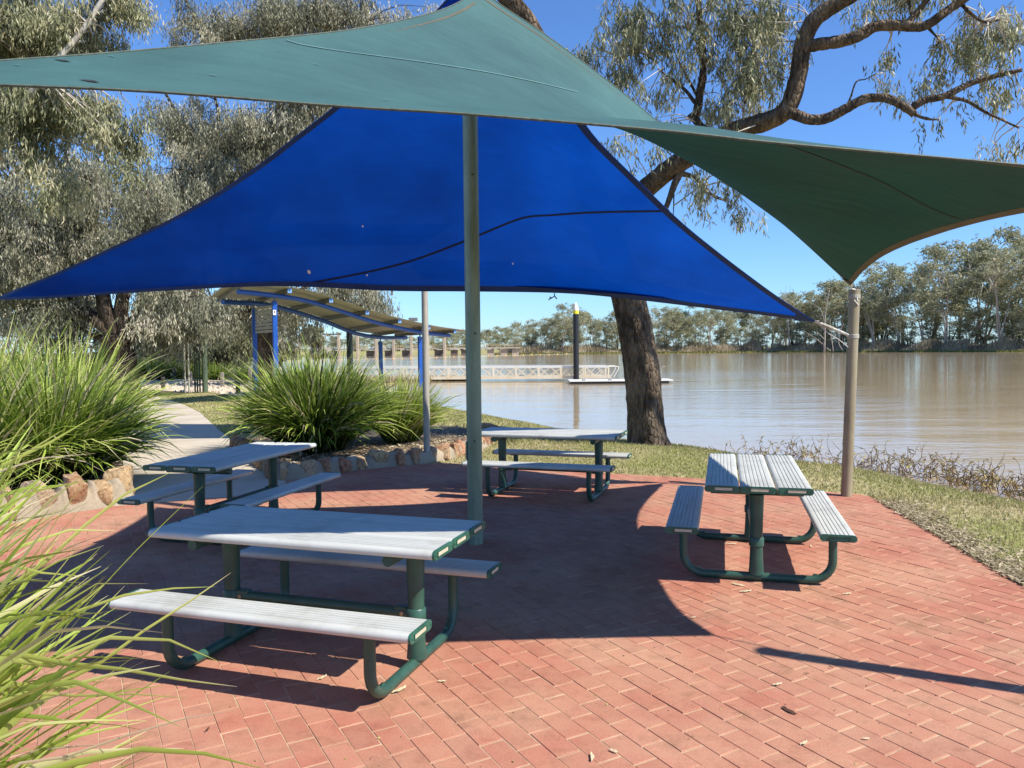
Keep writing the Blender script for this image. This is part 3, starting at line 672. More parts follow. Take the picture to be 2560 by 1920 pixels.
# ------------------------------------------------------------------ picnic tables
TL, TW, TH, SH, SO, SW = 1.744, 0.737, 0.75, 0.436, 0.53, 0.241
def plank_profile(w, t, ribs=7):
    """(y,z) outline with rounded sides and a ribbed top; z=0 at the top"""
    rr = t * .45; pts = []
    for k in range(6): a = -PI / 2 + (PI) * k / 5; pts.append((w / 2 - rr + rr * math.cos(a), -t / 2 + (t / 2) * math.sin(a)))
    fl = w - 2 * rr; n_ = ribs; p = fl / n_
    for k in range(n_):
        y0 = w / 2 - rr - k * p
        if k: pts.append((y0 - p * .06, 0.0))
        pts += [(y0 - p * .62, 0.0), (y0 - p * .70, -.0045), (y0 - p * .92, -.0045)] if k < n_ - 1 else []
    for k in range(6): a = PI / 2 + (PI) * k / 5; pts.append((-w / 2 + rr + rr * math.cos(a), -t / 2 + (t / 2) * math.sin(a)))
    return pts
def flat_profile(w, t):
    rr = t * .45; pts = []
    for k in range(6): a = -PI / 2 + PI * k / 5; pts.append((w / 2 - rr + rr * math.cos(a), -t / 2 + (t / 2) * math.sin(a)))
    for k in range(6): a = PI / 2 + PI * k / 5; pts.append((-w / 2 + rr + rr * math.cos(a), -t / 2 + (t / 2) * math.sin(a)))
    return pts
PT = .046
def shift(prof, dy, dz): return [(y + dy, z + dz) for y, z in prof]
def make_table(label):
    t = thing('picnic_table', label, 'picnic table', (0, 0, 0), 0, 'picnic tables on the brick paving')
    pw = (TW - 2 * .007) / 3
    def plank(name, y, z, w):
        b = MB(); b.extrude_x(shift(plank_profile(w, PT), y, z), -TL / 2 + .008, TL / 2 - .008); p = b.build(name, M['slat'], t, smooth=True)
        for s in (-1, 1):
            c = MB(); x0, x1 = (TL / 2 - .009, TL / 2 + .004) if s > 0 else (-TL / 2 - .004, -TL / 2 + .009)
            c.extrude_x(shift(flat_profile(w + .002, PT + .003), y, z + .0015), x0, x1)
            # raised rim round the plate recess
            xo = s * (TL / 2 + .006)
            for dz in (-.0085, -.0355): c.box((xo, y - w * .05, z + dz), (.006, w * .56, .003))
            for dy in (-.28, .28): c.box((xo, y - w * .05 + dy * w, z - .022), (.006, .004, .027))
            for dy in (-.43, .43): c.tube([(xo - s * .002, y + dy * w, z - .022), (xo + s * .003, y + dy * w, z - .022)], .004, 8)
            c.build('end_cap', M['green_dark'], p, smooth=True)
            if not (name == 'seat_plank' and y < 0 and s < 0) :
                q = MB(); q.box((s * (TL / 2 + .0052), y - w * .05, z - .022), (.003, w * .50, .019)); q.build('number_plate', M['cream'], p)
        return p
    for k in (-1, 0, 1): plank('tabletop_plank', k * (pw + .007), TH, pw)
    for k in (-1, 1): plank('seat_plank', k * SO, SH, SW)
    px = .60
    for s in (-1, 1):
        # bent base tube: down from one seat, along the ground, up to the other
        r_ = .15; pts = [(s * px, -SO, SH - PT)]
        pts += [(s * px, -SO, .035 + r_)] + [(s * px, -SO + r_ - r_ * math.cos(a), .035 + r_ - r_ * math.sin(a)) for a in np.linspace(.2, PI / 2, 7)]
        pts += [(s * px, y, .035) for y in (-.2, 0, .2)]
        pts += [(s * px, SO - r_ + r_ * math.sin(a), .035 + r_ - r_ * math.cos(a)) for a in np.linspace(0, PI / 2 - .2, 7)] + [(s * px, SO, .035 + r_), (s * px, SO, SH - PT)]
        b = MB(); b.tube(pts, .0300, 14); ft = b.build('base_tube', M['green_steel'], t, smooth=True)
        for k in (-1, 1):
            f = MB(); f.box((s * px, k * (SO - .12), .068), (.012, .03, .022)); f.build('lug', M['green_dark'], ft)
        b = MB(); b.lathe([(.056, .055), (.052, .10), (.047, .2), (.0455, .27), (.0455, .36), (.047, .45), (.051, .6), (.054, TH - PT - .055)], 20, (s * px, 0, 0)); pt = b.build('post', M['green_steel'], t, smooth=True)
        c = MB(); c.lathe([(.048, .262), (.054, .268), (.0545, .325), (.049, .332)], 20, (s * px, 0, 0)); c.build('collar', M['green_steel'], pt, smooth=True)
        b = MB(); b.tube([(s * px, -TW / 2 + .04, TH - PT - .03), (s * px, TW / 2 - .04, TH - PT - .03)], .030, 14); b.build('bearer', M['green_steel'], t, smooth=True)
        for k in (-1, 1):
            b = MB(); b.box((s * px, k * SO, SH - PT - .006), (.10, .16, .011)); b.build('seat_bracket', M['green_dark'], t)
    b = MB(); b.tube([(-px + .04, 0, .30), (px - .04, 0, .30)], .030, 12); st = b.build('stretcher', M['green_steel'], t, smooth=True)
    for s in (-1, 1):
        b = MB(); b.box((s * (px - .075), 0, .30), (.10, .05, .075), bev=.008); b.build('bracket', M['green_steel'], st)
        b = MB(); b.tube([(s * (px - .075), -.026, .30), (s * (px - .075), -.034, .30)], .012, 8); b.build('bolt', M['bolt'], st, smooth=True)
    return t
T0 = make_table('nearest picnic table, its front seat in full sun beside the central pole')
T0.location = (-1.108, 4.383, 0); T0.rotation_euler = (0, 0, -.314)
dup(T0, (1.959, 6.284, 0), 1.306, 'picnic table on the right seen from its end, near the tan post')
dup(T0, (0.442, 9.262, 0), -.323, 'picnic table farthest back, in front of the lawn and the big leaning tree trunk')
dup(T0, (-2.684, 7.56, 0), 1.312, 'picnic table at the left by the stone edging, between the grass clumps')

# ------------------------------------------------------------------ shade sails
def coons(c0, c1, d0, d1, n):
    """c0: v=0 edge (u), c1: v=1 edge (u), d0: u=0 edge (v), d1: u=1 edge (v)"""
    C0, C1, D0, D1 = [curve(x, n) if len(x) > 1 else np.repeat(np.array(x, float), n, 0) for x in (c0, c1, d0, d1)]
    u = np.linspace(0, 1, n)[:, None, None]; v = np.linspace(0, 1, n)[None, :, None]
    S = (1 - v) * C0[:, None] + v * C1[:, None] + (1 - u) * D0[None] + u * D1[None]
    S = S - ((1 - u) * (1 - v) * C0[0] + u * (1 - v) * C0[-1] + (1 - u) * v * C1[0] + u * v * C1[-1])
    return S
def strip(P, Q, n0=None):                       # two polylines -> grid
    return np.stack([P, Q], 1)
def hem(parent, o0, edge, inner, nrm, width, m_, name='hem', off=.006, both=False):
    d = inner - edge; L = np.linalg.norm(d, axis=1, keepdims=True); d = d / np.maximum(L, 1e-6)
    wd = np.minimum(width, L * .9 + .002)
    for sgn in ((-1, 1) if both else (-1,)):
        A_ = edge + nrm * off * sgn; B_ = edge + d * wd + nrm * off * sgn
        gridmesh(name, strip(A_, B_), len(edge), 2, m_, parent, o0)
def sail(name, label, S, o0, mcloth, mhem, hemw, hem_both=False, cord=None, edges=('c0', 'c1', 'd0', 'd1')):
    n_ = S.shape[0]
    th = thing(name, label, 'shade sail', o0)
    gu = np.gradient(S, axis=0); gv = np.gradient(S, axis=1); N = np.cross(gu, gv); L = np.linalg.norm(N, axis=2, keepdims=True); N = N / np.maximum(L, 1e-9)
    flip = N[n_ // 2, n_ // 2, 2] < 0
    if flip: N = -N
    gridmesh('cloth', S, n_, n_, mcloth, th, o0, flip=flip)
    E = {'c0': (S[:, 0], S[:, 3], N[:, 1]), 'c1': (S[:, -1], S[:, -4], N[:, -2]), 'd0': (S[0], S[3], N[1]), 'd1': (S[-1], S[-4], N[-2])}
    for e in edges: hem(th, o0, E[e][0], E[e][1], E[e][2], hemw, mhem, both=hem_both)
    if cord:
        for e in edges:
            b = MB(); b.tube(E[e][0], .006, 6); b.build('edge_cord', cord, th, smooth=True, origin=o0)
    return th, N
# green sail: low corner R off to the right, Q on the tan post, peak P at the green pole, L off to the left
LR = [at(-650, 168, 2.95), at(-300, 174, 2.97), at(0, 187, 3.0), at(400, 212, 3.12), at(870, 258, 3.26), at(1180, 283, 3.33), at(1680, 335, 3.38), at(1950, 370, 3.40), at(2560, 437, 3.50), at(3020, 492, 3.56)]
LP = [at(-650, 168, 2.95), at(-300, 145, 3.1), at(0, 128, 3.34), at(278, 114, 3.62), at(608, 91, 4.08), at(900, 66, 4.75), at(1101, 28, 5.75), at(1185, -8, 6.40), at(1215, -40, 6.62)]
PQ = [at(1215, -40, 6.62), at(1250, -3, 6.60), at(1380, 88, 6.62), at(1500, 180, 6.75), at(1600, 262, 6.9), at(1700, 350, 7.08), at(1772, 414, 7.26), at(1886, 506, 7.62), at(1995, 599, 8.05), at(2101, 700, 8.62), at(2130, 728, 8.82)]
QR = [at(2130, 728, 8.82), at(2143, 716, 8.35), at(2164, 693, 7.8), at(2208, 660, 7.0), at(2271, 631, 6.4), at(2347, 606, 5.9), at(2414, 587, 5.48), at(2534, 561, 4.86), at(2760, 528, 4.05), at(3020, 492, 3.56)]
oG = (1.0, 5.2, 3.0)
# u runs from the L side to the R/Q side: v=0 edge L->R, v=1 edge P->Q, u=0 edge L->P, u=1 edge R->Q
S = coons(LR, PQ, LP, QR[::-1], 41)
sst = lambda a, b, x: np.clip((x - a) / (b - a), 0, 1) ** 2 * (3 - 2 * np.clip((x - a) / (b - a), 0, 1))
uu = np.linspace(0, 1, 41)[:, None]; vv = np.linspace(0, 1, 41)[None]
S[..., 2] += 1.3 * vv * (1 - vv) ** 3 * sst(.22, .66, uu) * (1 - sst(.82, 1.0, uu))     # the taut cloth bellies up behind its near edge
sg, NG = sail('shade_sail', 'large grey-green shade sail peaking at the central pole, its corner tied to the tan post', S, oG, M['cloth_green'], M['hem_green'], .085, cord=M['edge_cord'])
# seam across the green sail
def seam(parent, o0, line, nrm, w, m_, off=.004, both=True, name='seam'):
    T_ = np.gradient(line, axis=0); T_ /= np.linalg.norm(T_, axis=1, keepdims=True); sd_ = np.cross(T_, nrm); sd_ /= np.linalg.norm(sd_, axis=1, keepdims=True)
    for sgn in ((1, -1) if both else (-1,)):
        gridmesh(name, strip(line - sd_ * w / 2 + nrm * off * sgn, line + sd_ * w / 2 + nrm * off * sgn), len(line), 2, m_, parent, o0)
def samp(S_, uv):
    n_ = S_.shape[0]; out = []
    for u, v in uv:
        a = u * (n_ - 1); b = v * (n_ - 1); i = min(int(a), n_ - 2); j = min(int(b), n_ - 2); a -= i; b -= j
        out.append((1 - a) * (1 - b) * S_[i, j] + a * (1 - b) * S_[i + 1, j] + (1 - a) * b * S_[i, j + 1] + a * b * S_[i + 1, j + 1])
    return np.array(out)
def find_uv(S_, x, y, pick='near'):
    X, Y = pr(S_); D = (X - x) ** 2 + (Y - y) ** 2
    i, j = np.unravel_index(np.argmin(D), D.shape); return i / (S_.shape[0] - 1), j / (S_.shape[0] - 1)
def find_front(S_, x, y):
    X, Y = pr(S_); D = np.hypot(X - x, Y - y); dm = D.min() + 12; dist = np.where(D < dm, S_[..., 1], 1e9)
    i, j = np.unravel_index(np.argmin(dist + D * .02), D.shape); return i / (S_.shape[0] - 1), j / (S_.shape[0] - 1)
SF = curve(S[0], 2) if False else None
Sd = np.stack([curve(S[i], 201) for i in range(0, 41)]); Sd = np.stack([curve(Sd[:, j], 201) for j in range(201)], 1)
for pts_, fn, u1, mm in ((((729, 89), (1000, 135), (1253, 186), (1464, 236)), find_front, None, M['seam_green']), (((1960, 372), (2088, 426), (2206, 477), (2312, 519), (2400, 572)), find_uv, 1.0, M['seam_dark'])):
    uv = [fn(Sd, x, y) for x, y in pts_]; cf = np.polyfit([p_[0] for p_ in uv], [p_[1] for p_ in uv], 2)
    uu_ = np.linspace(uv[0][0], uv[-1][0], 60); uv = np.column_stack([uu_, np.clip(np.polyval(cf, uu_), .0, 1)]); seam(sg, oG, samp(S, uv), samp(NG, uv), .016, mm)
# blue sail
Bbot = [at(-12, 726, 10.05), at(123, 725, 10.0), at(400, 712, 9.9), at(700, 705, 9.95), at(978, 722, 10.2), at(1162, 727, 10.3), at(1396, 735, 10.2), at(1542, 749, 10.0), at(1776, 781, 9.55), at(1930, 803, 9.25), at(2040, 819, 9.05)]
Blef = [at(-12, 724, 10.05), at(25, 707, 10.02), at(123, 669, 9.9), at(215, 630, 9.75), at(307, 589, 9.6), at(420, 538, 9.4), at(542, 473, 9.15), at(651, 404, 8.85), at(746, 334, 8.5), at(850, 256, 8.1), at(1000, 130, 7.5), at(1130, 0, 7.0), at(1190, -62, 6.85)]
Brig = [at(2040, 818, 9.05), at(1955, 759, 8.89), at(1877, 700, 8.75), at(1793, 633, 8.61), at(1709, 561, 8.4), at(1612, 464, 8.16), at(1510, 359, 7.9), at(1477, 314, 7.81), at(1400, 222, 7.55), at(1300, 95, 7.15), at(1220, -20, 6.9), at(1190, -62, 6.85)]
Pb = at(1190, -62, 6.85); oB = (0, 8.5, 2.5)
SB = coons(Bbot, [Pb], Blef, Brig, 41)
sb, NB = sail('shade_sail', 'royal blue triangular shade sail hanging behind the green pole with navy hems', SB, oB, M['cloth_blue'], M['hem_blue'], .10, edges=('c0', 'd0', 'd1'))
uvs = [find_uv(SB, x, y) for x, y in ((760, 706), (970, 655), (1162, 596), (1301, 556), (1396, 543), (1510, 540), (1685, 540))]
uvc = smooth_path(uvs, 60); uvc = np.clip(uvc, 0, 1)
seam(sb, oB, samp(SB, uvc), samp(NB, uvc), .03, M['seam_blue'])
# small holes and leaves caught on the cloth
for x, y in ((926, 567), (1281, 664), (788, 679), (921, 672)):
    u, v = find_uv(SB, x, y); p = samp(SB, [(u, v)])[0]; nn = samp(NB, [(u, v)])[0]
    b = MB(); a = np.linspace(0, 2 * PI, 8, endpoint=False); t1 = np.cross(nn, (1, 0, 0)); t1 /= np.linalg.norm(t1); t2 = np.cross(nn, t1)
    rr = .018 if x != 788 else .035
    b.add([p - nn * .006 + t1 * math.cos(k) * rr + t2 * math.sin(k) * rr * .6 for k in a], [tuple(range(8))]); b.build('pale_spot', M['white'], sb, origin=oB)
def corner(parent, o0, tip, toward, nrm, sz=.10):
    d = np.array(toward) - np.array(tip); d /= np.linalg.norm(d); n_ = np.array(nrm); s_ = np.cross(d, n_); s_ /= np.linalg.norm(s_)
    for sg_ in (-1, 1):
        b = MB(); P = [tip + d * sz * 2.2 + s_ * sz * .9, tip + d * sz * 2.2 - s_ * sz * .9, tip - d * sz * .05]; P = [p + n_ * .009 * sg_ for p in P]
        b.add(P, [(0, 1, 2)]); b.build('corner_patch', M['hem_blue'] if parent is sb else M['hem_green'], parent, origin=o0)
    b = MB(); a = np.linspace(0, 2 * PI, 15); c_ = tip - d * .03; b.tube([c_ + d * math.cos(k) * .035 + s_ * math.sin(k) * .028 for k in a], .006, 6, caps=False); b.build('ring', M['post_grey'], parent, smooth=True, origin=o0)
corner(sb, oB, SB[-1, 0], SB[-8, 6], NB[-3, 2]); corner(sg, oG, S[-1, -1], S[-7, -7], NG[-3, -3])
for k_, (x, y) in enumerate(((180, 130), (247, 183), (300, 122), (66, 139), (560, 170), (980, 240), (1330, 150), (820, 150))):
    u, v = find_front(Sd, x, y); p = samp(S, [(u, v)])[0]; nn = samp(NG, [(u, v)])[0]; t1 = np.cross(nn, (0, 1, 0)); t1 /= np.linalg.norm(t1); t2 = np.cross(nn, t1); L_ = (.045, .05, .02, .02, .025, .02, .018, .02)[k_]
    b = MB(); b.add([p + nn * .003 + t1 * L_, p + nn * .003 + t2 * L_ * .3, p + nn * .005 - t1 * L_ * .9 + t2 * L_ * .2, p + nn * .003 - t2 * L_ * .3], [(0, 1, 2, 3)])
    b.build('stain', M['dark'] if k_ < 2 else M['seam_green'], sg, origin=oG)
# two unseen sails added behind the blue one to shade bed and path
b3 = [at(1860, 768, 9.42), np.array([-1.2, 10.55, 2.70]), np.array([-1.55, 11.6, 3.1]), np.array([.9, 10.9, 2.9])]
S3 = coons([b3[0], b3[3]], [b3[1], b3[2]], [b3[0], b3[1]], [b3[3], b3[2]], 21)
sail('shade_sail', 'unseen narrow blue shade sail added behind the large blue one to shade the bed', S3, tuple(b3[0]), M['cloth_blue'], M['hem_blue'], .08, edges=('c0', 'c1', 'd0', 'd1'))
b4 = [np.array([-6.5, 17.3, 4.0]), np.array([-4.25, 13.75, 4.0]), np.array([-1.0, 13.5, 3.9]), np.array([-1.9, 16.9, 4.0])]
S4 = coons([b4[0], (b4[0] + b4[3]) / 2 + np.array([0, -.2, 0]), b4[3]], [b4[1], (b4[1] + b4[2]) / 2 + np.array([0, .2, 0]), b4[2]], [b4[0], b4[1]], [b4[3], b4[2]], 21)
sail('shade_sail', 'unseen small blue shade sail added farther back to shade the concrete path', S4, tuple(b4[0]), M['cloth_blue'], M['hem_blue'], .08, edges=('c0', 'c1', 'd0', 'd1'))

# posts and their ropes
def round_post(name, label, base, top, r0, r1, m_, cap=True):
    base = np.array(base, float); top = np.array(top, float)
    th = thing(name, label, 'post', tuple(base))
    b = MB(); P = np.array([base + (top - base) * t for t in np.linspace(0, 1, 9)]); b.tube(P, np.linspace(r0, r1, 9), 24); b.build('pole', m_, th, smooth=True, origin=base)
    if cap:
        b = MB(); b.lathe([(r1 * 1.03, -.01), (r1 * 1.04, .012), (r1 * .6, .02)], 24, tuple(top - base)); b.build('cap', m_, th, smooth=True)
    return th
cp = round_post('shade_post', 'thick green-grey steel pole in the middle of the paving, carrying the sail peaks', (-.34, 6.9, -.02), (-.345, 6.9, 5.0), .068, .066, M['post_green'])
b = MB()
for z, dx in ((.95, 0), (3.28, .01), (1.9, .02)): b.tube([(dx - .005, -.0685, z), (dx + .012, -.0685, z)], .006, 6)
b.build('scuff', M['dark'], cp)
b = MB(); b.box((-.073, -.02, .86), (.012, .03, .16)); b.build('side_bracket', M['post_green'], cp)
qp = round_post('shade_post', 'tan steel post at the paving edge where green and blue sails are tied', (3.86, 8.93, -.02), (3.955, 8.98, 2.37), .062, .060, M['post_tan'])
round_post('shade_post', 'slim galvanised post behind the tables, by the right end of the stone edging', (-1.33, 12.0, -.02), (-1.33, 12.0, 2.72), .052, .05, M['post_grey'])
round_post('shade_post', 'tan steel post beyond the right frame edge holding the green sail corner', (4.05, 3.15, -.02), (3.85, 3.05, 3.05), .062, .060, M['post_tan'])
round_post('shade_post', 'steel post left of the frame holding the left corner of the green sail', (-4.6, 2.6, -.02), (-4.5, 2.65, 3.1), .062, .06, M['post_green'])
round_post('shade_post', 'steel post left of the frame holding the left corner of the blue sail', (-7.6, 10.4, -.02), (-7.65, 10.4, 2.95), .062, .06, M['post_grey'])
def rope(name, label, pts, r_=.006, m_=None, parent=None, origin=None):
    P = curve(pts, 40) if len(pts) > 2 else resample(pts, 12)
    b = MB(); b.tube(P, r_, 6)
    if origin is not None: return b.build(name, m_ or M['rope'], parent, smooth=True, origin=origin)
    o0 = pts[0]; o = b.build(name, m_ or M['rope'], None, smooth=True, origin=o0); o.location = tuple(o0); return tag(o, label, 'rope')
Qp = lambda z: np.array([3.86, 8.93, 0]) + np.array([.095, .05, 2.39]) * (z / 2.39)
q0 = at(2040, 818, 9.05); qa = Qp(1.86) + np.array([-.06, -.02, 0])
# thick braided tie of several turns
tie = thing('rope', 'thick white lashing that ties the blue sail corner to the tan post', 'rope', tuple(q0))
for k in range(4):
    a = k * 1.57; o_ = np.array([0, math.cos(a) * .012, math.sin(a) * .012]); tt = np.linspace(0, 1, 30)[:, None]
    P = q0 + (qa - q0) * tt + np.concatenate([np.zeros((30, 1)), np.cos(tt * 30 + a) * .012, np.sin(tt * 30 + a) * .012], 1)
    b = MB(); b.tube(P, .0075, 6); b.build('strand', M['rope'], tie, smooth=True, origin=q0)
rope('rope', 'loose white cord drooping from the blue sail corner to the tan post', [q0 + (.03, 0, -.02), at(2075, 850, 9.0), at(2095, 862, 8.95), Qp(1.78) + np.array([-.06, -.03, -.06])], .005)
rope('rope', 'short white rope tying the green sail corner to the top of the tan post', [at(2130, 727, 8.82), at(2134, 738, 8.86), Qp(2.37) + np.array([-.01, -.05, .0]), Qp(2.25) + np.array([.01, -.065, 0])], .008)
b = MB(); b.tube([Qp(2.30) + np.array([-.03, -.06, -.04]), Qp(2.30) + np.array([0, -.07, -.08]), Qp(2.2) + np.array([.02, -.065, 0])], .007, 6); b.build('shackle', M['rope'], qp, smooth=True, origin=(3.86, 8.93, -.02))
rope('rope', 'wire from the right corner of the green sail to its post', [at(3020, 492, 3.56), np.array([3.87, 3.1, 2.95])], .006, M['dark'])
rope('rope', 'wire from the left corner of the green sail to its post', [at(-650, 168, 2.95), np.array([-4.5, 2.65, 3.0])], .006, M['dark'])
rope('rope', 'wire from the left corner of the blue sail to its post', [at(-12, 725, 10.05), np.array([-7.6, 10.4, 2.6])], .008, M['dark'])
rope('rope', 'short cable from the green sail peak to the top of the central pole', [at(1215, -40, 6.62), np.array([-.345, 6.9, 4.93])], .006, M['dark'])
rope('rope', 'short cable from the blue sail peak to the top of the central pole', [Pb, np.array([-.345, 6.9, 4.95])], .006, M['dark'])
b = MB(); b.lathe([(.0635, 2.30), (.0655, 2.305), (.0655, 2.335), (.0635, 2.34)], 20, (.093, .049, 0)); b.build('clamp_band', M['post_grey'], qp)
b = MB(); b.lathe([(.0640, 1.84), (.0665, 1.845), (.0665, 1.885), (.0640, 1.89)], 20, (.0745, .039, 0)); b.build('clamp_band', M['post_grey'], qp)
for a_, c_ in ((.25, .55),):
    P0_, P1_ = q0 + (qa - q0) * a_, q0 + (qa - q0) * c_; b = MB(); b.tube([P0_, P1_], .022, 8); b.build('turnbuckle', M['post_grey'], tie, smooth=True, origin=q0)
b = MB(); b.lathe([(.067, 4.84), (.071, 4.85), (.071, 4.90), (.067, 4.91)], 20, (-.005, 0, 0)); b.build('clamp_band', M['post_grey'], cp)
# twig hooked on the lower hem of the blue sail
tw = thing('twig', 'small forked dead twig dangling from the lower hem of the blue sail', 'twig', tuple(at(1390, 737, 10.2)))
b = MB(); o0 = at(1390, 737, 10.2)
for pts in ([(1390, 735), (1391, 742), (1383, 747), (1375, 751)], [(1391, 742), (1396, 750)], [(1383, 747), (1378, 744)]): b.tube([at(x, y, 10.18) for x, y in pts], .008, 5)
b.build('stem', M['bark_dark'], tw, origin=o0)

# ------------------------------------------------------------------ foliage helpers
def leaf_cards(C, D, L, W, tint, rg):
    """diamond leaves: centre-start C, direction D (unit), length L, width W"""
    k = len(C); rnd = rg.normal(size=(k, 3)); S_ = np.cross(D, rnd); S_ /= np.maximum(np.linalg.norm(S_, axis=1, keepdims=True), 1e-6)
    m_ = C + D * (L * .45)[:, None]; tip = C + D * L[:, None]
    V = np.stack([C, m_ + S_ * (W / 2)[:, None], tip, m_ - S_ * (W / 2)[:, None]], 1).reshape(-1, 3)
    return V, np.repeat(tint, 4)
def crown(blobs, n, L, W, seed, per=10, clusters=26, droop=.75, spray=.5, crad=.35, shell=.5, tb=0.0):
    """blobs: rows (x,y,z,rx,ry,rz,weight). returns leaf quads and cluster centres"""
    rg = np.random.default_rng(seed); B = np.array(blobs, float); w = B[:, 6] * (B[:, 3] * B[:, 4] * B[:, 5]) ** (2 / 3); w /= w.sum()
    nc = max(4, int(clusters * len(B))); bi = rg.choice(len(B), nc, p=w)
    d = rg.normal(size=(nc, 3)); d /= np.linalg.norm(d, axis=1, keepdims=True); rad = rg.random(nc) ** shell
    CC = B[bi, :3] + d * rad[:, None] * B[bi, 3:6]; cs = rg.uniform(.5, 1.4, nc) * crad; ct = rg.normal(0, .17, nc)
    ns = max(1, n // per); ci = rg.integers(0, nc, ns)
    so = CC[ci] + rg.normal(size=(ns, 3)) * cs[ci][:, None] * np.array([.6, .6, .5])
    az = rg.uniform(0, 6.28, ns); hd = np.stack([np.cos(az) * (1 - droop), np.sin(az) * (1 - droop), -np.full(ns, droop)], 1) + rg.normal(0, .12, (ns, 3))
    si = np.repeat(np.arange(ns), per); t = np.tile(np.linspace(0, 1, per), ns) + rg.normal(0, .04, ns * per); k = len(si)
    C = so[si] + hd[si] * (t * spray)[:, None] + rg.normal(0, .03 * spray / .5, (k, 3))
    D = rg.normal(0, .42, (k, 3)) + hd[si] * .6 + np.array([0, 0, -droop]); D /= np.linalg.norm(D, axis=1, keepdims=True)
    tint = np.clip(.45 + tb + ct[ci][si] + rg.normal(0, .17, k), 0, 1)
    V, tt = leaf_cards(C, D, L * rg.uniform(.7, 1.25, k), W * rg.uniform(.7, 1.3, k), tint, rg)
    return V, tt, CC
def limb(b, pts, r0, r1, n=10, seg=24, wob=.12, seed=0, flare=0):
    P = curve(pts, seg); rr = np.linspace(r0, r1, seg)
    if flare: rr = rr * (1 + flare * np.exp(-np.linspace(0, 10, seg)))
    b.tube(P, rr, n, wob=wob, seed=seed); return P
def twigs(b, CC, LP_, rg, r_=.012, maxd=99, n=4):
    LP_ = np.array(LP_)
    for c in CC:
        d = np.linalg.norm(LP_ - c, axis=1); i = int(np.argmin(d + rg.random(len(d)) * .3 * d.min()))
        if d[i] > maxd: continue
        a = LP_[i]; mid = (a + c) / 2 + rg.normal(0, .10, 3) * d[i] + np.array([0, 0, .10 * d[i]])
        P = smooth_path([a, mid, c], 6); b.tube(P, np.linspace(r_ * min(2.2, .8 + d[i] * .5), r_ * .35, 6), n, caps=False)

# ------------------------------------------------------------------ the tree leaning over the sails
Y0 = 14.6
def bp(lst): return [at(x, y, Y) for x, y, Y in lst]
base = un(1619, 1141, -.22); Y0 = base[1]
o0 = (base[0], base[1], -.30)
tr = thing('gum_tree', 'big rough-barked gum tree leaning over the shade sails from the lawn at the water edge', 'tree', o0)
b = MB(); LPS = []
tk = bp([(1619, 1170, Y0), (1618, 1135, Y0), (1613, 1070, Y0), (1610, 1000, Y0), (1605, 935, Y0), (1597, 870, Y0), (1587, 810, Y0), (1575, 750, Y0), (1556, 680, Y0), (1530, 610, Y0), (1505, 540, Y0)])
P = curve(tk, 46); rr = np.interp(np.linspace(0, 1, 46), [0, .04, .10, .2, .5, .8, 1], np.array([.60, .45, .365, .33, .315, .29, .27])); b.tube(P, rr, 32, wob=.06, seed=3)
for k in range(7):      # buttress roots
    a = k * .9 + .3; p0 = base + np.array([math.cos(a) * .30, math.sin(a) * .30, .22]); p1 = base + np.array([math.cos(a) * .52, math.sin(a) * .52, -.08]); b.tube([p0, (p0 + p1) / 2 + np.array([0, 0, .03]), p1], [.10, .08, .03], 8, wob=.2, seed=k)
b.build('trunk', M['bark'], tr, smooth='all', origin=o0)
b = MB()
# main left leader rising behind the sails
l1 = limb(b, bp([(1515, 570, Y0), (1465, 400, Y0), (1420, 240, Y0 - .2), (1368, 120, Y0 - .3), (1330, 45, Y0 - .4), (1285, -10, Y0 - .5), (1200, -130, Y0 - .6), (1120, -300, Y0 - .6)]), .25, .10, 14, 40, .12, 1)
# big right limb
l2 = limb(b, bp([(1520, 590, Y0), (1570, 530, Y0 - .1), (1624, 477, Y0 - .3), (1690, 425, Y0 - .6), (1745, 395, Y0 - .8), (1840, 340, Y0 - 1.1), (1915, 320, Y0 - 1.4), (1968, 297, Y0 - 1.6), (1995, 255, Y0 - 1.7), (2012, 190, Y0 - 1.8), (2024, 120, Y0 - 1.9), (2050, 68, Y0 - 2.0), (2090, 35, Y0 - 2.1), (2140, 8, Y0 - 2.2), (2210, -40, Y0 - 2.3), (2320, -120, Y0 - 2.4)]), .185, .10, 14, 70, .12, 2)
R1 = limb(b, bp([(2024, 131, Y0 - 1.9), (2070, 124, Y0 - 1.95), (2120, 118, Y0 - 2.0), (2165, 106, Y0 - 2.1), (2205, 84, Y0 - 2.1), (2260, 82, Y0 - 2.2), (2325, 86, Y0 - 2.3), (2365, 62, Y0 - 2.4), (2400, 38, Y0 - 2.4), (2440, 12, Y0 - 2.5), (2480, -30, Y0 - 2.5)]), .10, .05, 10, 50, .15, 3)
R2 = limb(b, bp([(1990, 296, Y0 - 1.7), (2030, 312, Y0 - 1.8), (2075, 313, Y0 - 1.9), (2125, 290, Y0 - 2.0), (2175, 266, Y0 - 2.1), (2225, 264, Y0 - 2.2), (2268, 283, Y0 - 2.3), (2298, 305, Y0 - 2.3)]), .085, .055, 10, 44, .15, 4)
